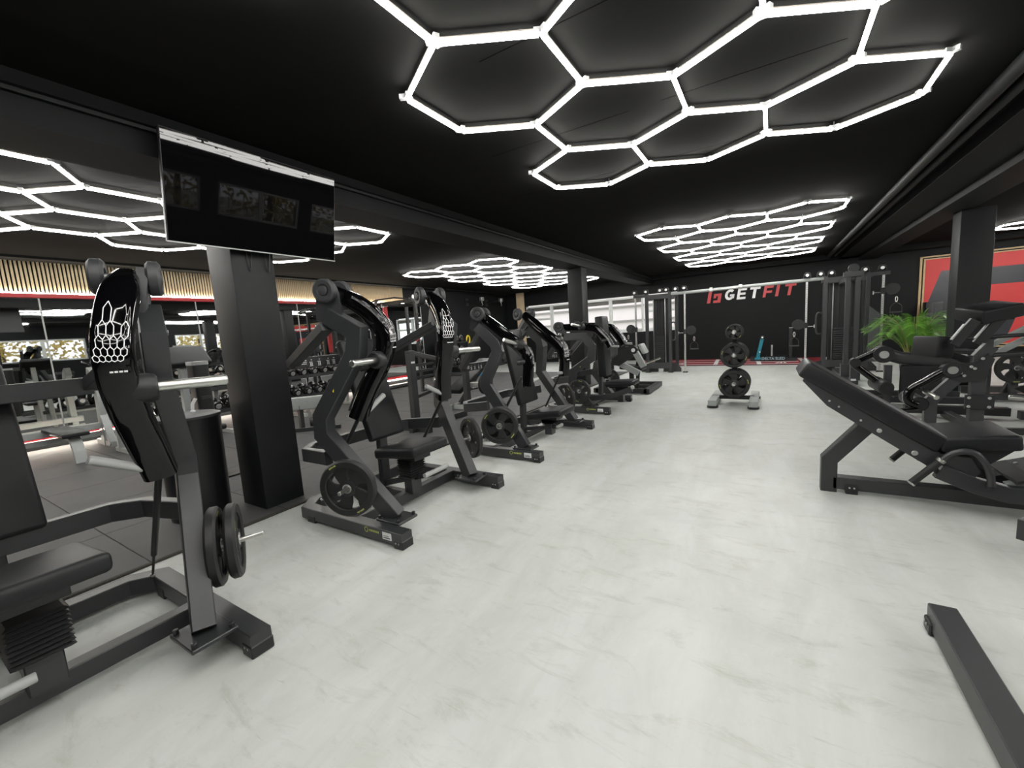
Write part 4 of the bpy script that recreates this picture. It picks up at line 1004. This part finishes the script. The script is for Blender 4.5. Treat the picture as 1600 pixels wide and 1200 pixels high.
# preacher bench and cardio style post behind the bin
pb = thing('preacher_bench', 'bench with tilted black arm pad and round-capped upright pole behind the bin', 'bench', (-6.6, 2.4, FZ))
part('arm_pad', B().box((-6.62, 2.46, 1.44), (.34, .50, .10), M.Rotation(.75, 3, 'Y'), .03, 3), padM, pb)
part('pole', B().cyl((-6.60, 2.24, 1.0), (-6.62, 2.28, 1.76), .026, 14), blackM, pb)
part('pole_cap', B().cyl((-6.62, 2.28, 1.76), (-6.62, 2.282, 1.80), .036, 14), gripM, pb, 'pale pole cap')
part('side_roller', B().cyl((-6.6, 2.12, 1.52), (-6.6, 2.26, 1.51), .028, 12), gripM, pb)
part('frame', B().path([(-6.75, 2.4, FZ+.03), (-5.9, 2.4, FZ+.03)], .08, .06, (0, 0, 1)).path([(-6.7, 2.4, .05), (-6.62, 2.4, 1.38)], .08, .08, (0, 1, 0)).path([(-6.75, 2.1, FZ+.03), (-6.75, 2.7, FZ+.03)], .08, .06, (0, 0, 1)).path([(-6.64, 2.24, 1.05), (-6.64, 2.44, 1.05)], .05, .05), silverM, pb)
part('seat', pad((-6.15, 2.4, .52), (.34, .32, .07)), padM, pb)
part('seat_post', B().path([(-6.15, 2.4, .05), (-6.15, 2.4, .5)], .07, .07), silverM, pb)
ko = thing('black_stand', 'broad black upright with grey rounded top standing behind the bin', 'stand', (-5.55, 2.16, FZ))
part('column', B().path([(-5.55, 2.16, FZ), (-5.55, 2.16, 1.35)], .16, .2, (0, 1, 0), r=.04), blackM, ko)
part('top_cap', B().path([(-5.55, 2.16, 1.35), (-5.55, 2.16, 1.39)], .17, .21, (0, 1, 0), r=.045), gripM, ko, 'grey top cap')
part('base_plate', B().span((-5.7, 1.98, FZ), (-5.38, 2.36, FZ+.02), .005), blackM, ko)
part('latch', B().span((-5.452, 2.11, .96), (-5.44, 2.21, 1.0), .005), greyplasticM, ko)

# power rack with pull-up bars
pr = thing('power_rack', 'tall black power rack with pull-up bars near the end of the slatted wall', 'rack', (-9.0, 9.0, FZ))
for xx in (-9.6, -8.15):
    for yy in (8.4, 9.5):
        part('post', B().path([(xx, yy, FZ), (xx, yy, 2.55)], .08, .08), blackM, pr)
    part('side_rail', B().path([(xx, 8.4, 2.5), (xx, 9.5, 2.5)], .07, .09).path([(xx, 8.4, .06), (xx, 9.5, .06)], .07, .09), blackM, pr)
    part('bar_bracket', B().path([(xx, 8.36, 2.6), (xx+.12, 8.2, 2.5)], .08, .06), steelM, pr)
for yy in (8.4, 9.5): part('top_rail', B().path([(-9.6, yy, 2.5), (-8.15, yy, 2.5)], .07, .09, (0, 1, 0)), blackM, pr)
part('pull_up_bar', B().tube([(-9.6, 8.1, 2.52), (-9.2, 8.0, 2.58), (-8.5, 8.0, 2.58), (-8.1, 8.1, 2.52)], .02, 8), blackM, pr)
part('pull_up_arm', B().path([(-9.6, 8.1, 2.52), (-9.6, 8.4, 2.52)], .05, .05).path([(-8.1, 8.1, 2.52), (-8.15, 8.4, 2.52)], .05, .05).path([(-9.6, 8.42, 2.45), (-11.0+.45, 8.42, 2.45)], .06, .06, (0, 1, 0)), blackM, pr)
for k in range(9): part('peg', B().cyl((-8.11, 8.36, 1.0+k*.14), (-8.02, 8.36, 1.0+k*.14), .018, 8), blackM, pr)
for k in range(3):
    t_ = B().tube(spline([(-9.35+k*.07, 8.34, 2.4), (-9.38+k*.07, 8.33, 1.7), (-9.35+k*.07, 8.33, 1.2), (-9.31+k*.07, 8.33, 1.7), (-9.33+k*.07, 8.34, 2.4)], 4), .014, 6)
    single('resistance_band', t_, redM, 'red elastic loop hanging inside the power rack', 'elastic band', 'red bands on the power rack', loc=(-9.35+k*.07, 8.34, 1.8))
part('band_hook', B().cyl((-9.40, 8.345, 2.42), (-9.15, 8.345, 2.42), .012, 8).span((-9.42, 8.34, 2.40), (-9.38, 8.42, 2.5)), steelM, pr)
part('j_cup', B().span((-8.2, 8.28, 1.40), (-8.1, 8.40, 1.52), .01), redM, pr)
# flat bench inside the rack
ib = thing('flat_bench', 'low black bench with blue foam end in front of the power rack', 'bench', (-7.2, 8.9, FZ))
part('bench_pad', B().box((-7.25, 8.9, .43), (1.2, .28, .07), None, .02, 2), padM, ib)
part('leg', B().path([(-7.7, 8.9, FZ), (-7.6, 8.9, .4)], .06, .06, (0, 1, 0)), frameM, ib)
part('leg', B().path([(-6.8, 8.9, FZ), (-6.95, 8.9, .4)], .06, .06, (0, 1, 0)), frameM, ib)
for xx in (-7.7, -6.8): part('foot', B().path([(xx, 8.6, FZ+.03), (xx, 9.2, FZ+.03)], .06, .05), frameM, ib)
part('foam_end', B().cyl((-6.62, 8.75, .42), (-6.62, 9.05, .42), .06, 14), blueM, ib)

# kettlebell shelf
ks = thing('kettlebell_shelf', 'black shelf rack holding kettlebells beyond the power rack', 'shelf', (-10.1, 12.2, FZ))
for yy in (11.5, 12.9): part('side_frame', B().path([(-10.35, yy, FZ), (-10.35, yy, 1.3)], .06, .06).path([(-9.95, yy, FZ), (-9.95, yy, 1.3)], .06, .06), blackM, ks)
for zz in (.35, .80, 1.22): part('shelf_board', B().span((-10.4, 11.45, zz-.03), (-9.92, 12.95, zz), .004), blackM, ks)
kb_me = mesh('bell', B().ball((0, 0, .10), .10, 18).cyl((0, 0, 0), (0, 0, .04), .075, 16), rubberM)
kh_me = mesh('handle', B().tube([(0, .075*math.cos(a), .17+.09*math.sin(a)) for a in [i*PI/8 for i in range(9)]], .016, 8), chromeM)
for zz, sh in ((1.22, 'top'), (.80, 'middle'), (.35, 'bottom')):
    for i in range(5):
        k_ = thing('kettlebell', 'round kettlebell with bright handle on the %s shelf of the kettlebell rack' % sh, 'kettlebell', (-10.12, 11.65+i*.27, zz), 'kettlebells on the %s shelf' % sh)
        for nm, me in (('bell', kb_me), ('handle', kh_me)):
            o_ = put(bpy.data.objects.new(nm, me)); o_.parent = k_
b = B().tube([(-9.97, 12.98+.10*math.cos(a), 1.30+.14*math.sin(a)) for a in [i*2*PI/14 for i in range(14)]], .03, 8, True)
single('yellow_strap', b, mat('yellow_strap', (.75, .55, .02), .5), 'yellow loop hanging at the end of the kettlebell shelf', 'strap', loc=(-9.97, 12.98, 1.3))
# wall mounted suspension arms
for yy, w_ in ((13.9, 'nearer'), (15.3, 'farther')):
    wa = thing('suspension_arm', '%s of two wall arms with dangling hook high on the dark left wall' % w_, 'wall bracket', (XL, yy, 2.80))
    part('arm', B().path([(XL, yy, 2.80), (XL+.75, yy, 2.82)], .06, .07, (0, 1, 0)), blackM, wa)
    part('end_block', B().span((XL+.70, yy-.08, 2.78), (XL+.82, yy+.08, 2.92), .006), steelM, wa)
    part('hook', B().tube([(XL+.76, yy, 2.78), (XL+.76, yy, 2.70), (XL+.80, yy, 2.63), (XL+.75, yy, 2.60)], .012, 6), steelM, wa)
    part('wall_plate', B().span((XL, yy-.1, 2.65), (XL+.02, yy+.1, 2.95)), blackM, wa)

# black lever frames between the row and the free weights
lf = thing('lever_row_frame', 'dark post frame with slanted top arm behind the machine beside the pillar', 'gym machine', (-4.95, 4.9, FZ))
part('post', B().path([(-4.80, 4.73, FZ), (-4.80, 4.73, 1.30)], .12, .10), frameM, lf)
part('top_arm', B().path([(-4.80, 4.76, 1.26), (-4.80, 5.28, 1.13), (-4.80, 5.32, .98)], .08, .07, (1, 0, 0)), frameM, lf)
part('ladder_bar', B().path([(-4.80, 4.75, 1.06), (-4.80, 5.25, 1.06)], .03, .04, (1, 0, 0)).path([(-4.80, 4.75, .96), (-4.80, 5.25, .96)], .03, .04, (1, 0, 0)).path([(-4.80, 4.75, .86), (-4.80, 5.25, .86)], .03, .04, (1, 0, 0)).path([(-4.80, 5.27, 1.0), (-4.80, 5.27, .62), (-4.80, 4.75, .55)], .05, .05, (1, 0, 0)), blackM, lf)
part('pivot_cap', B().cyl((-4.76, 5.20, .78), (-4.70, 5.20, .78), .05, 18), gripM, lf, 'pale round pivot cap')
part('base', B().path([(-4.80, 4.6, FZ+.04), (-4.80, 6.0, FZ+.04)], .10, .08, (0, 0, 1)).path([(-5.6, 4.73, FZ+.04), (-4.5, 4.73, FZ+.04)], .09, .08, (0, 0, 1)), frameM, lf)
part('sticker', B().span((-4.7495, 4.69, 1.10), (-4.748, 4.77, 1.13)), paperM, lf)
t2 = thing('t_bar_row', 'dark machine with sloping chest board and post behind the incline machine', 'gym machine', (-5.3, 6.6, FZ))
part('post', B().path([(-5.12, 6.5, FZ), (-5.12, 6.5, 1.10)], .11, .10), frameM, t2)
part('board', B().box((-5.5, 7.15, .62), (.35, 1.35, .10), M.Rotation(.42, 3, 'X'), .02, 2), padM, t2)
part('support', B().path([(-5.5, 6.65, FZ), (-5.5, 7.7, .85)], .08, .08, (1, 0, 0)).path([(-5.5, 7.7, FZ), (-5.5, 7.7, .85)], .08, .08), frameM, t2)
part('base', B().path([(-5.5, 6.4, FZ+.04), (-5.5, 7.9, FZ+.04)], .09, .08, (0, 0, 1)).path([(-5.12, 6.5, FZ+.04), (-5.55, 6.5, FZ+.04)], .09, .08, (0, 0, 1)), silverM, t2)
part('horn', B().cyl((-5.1, 6.9, .46), (-4.8, 6.9, .46), .024, 12).span((-5.5, 6.85, .40), (-5.08, 6.95, .5)), steelM, t2)
plate((-4.97, 6.9, .46), 'black plate on the machine with the sloping chest board', R=.2, axis=(1, 0, 0))
# low bench with roller behind the pillar
lb_ = thing('roller_bench', 'low dark bench with grey pad and round foam rollers just behind the near pillar', 'bench', (-6.9, 4.3, FZ))
part('bench_pad', B().path([(-7.2, 3.75, .50), (-6.6, 4.45, .50)], .22, .09, (0, 0, 1), r=.02), silverM, lb_)
part('roller', B().cyl((-6.58, 4.30, .46), (-6.42, 4.55, .46), .09, 18, .01).cyl((-6.5, 4.0, .22), (-6.3, 4.3, .22), .075, 18, .01), rubberM, lb_)
part('leg', B().path([(-6.9, 4.1, FZ), (-6.9, 4.1, .46)], .07, .07), frameM, lb_)
part('base', B().path([(-7.3, 3.7, FZ+.03), (-6.4, 4.5, FZ+.03)], .07, .06, (0, 0, 1)).path([(-6.4, 4.15, .03), (-6.45, 4.45, .42)], .05, .05), frameM, lb_)
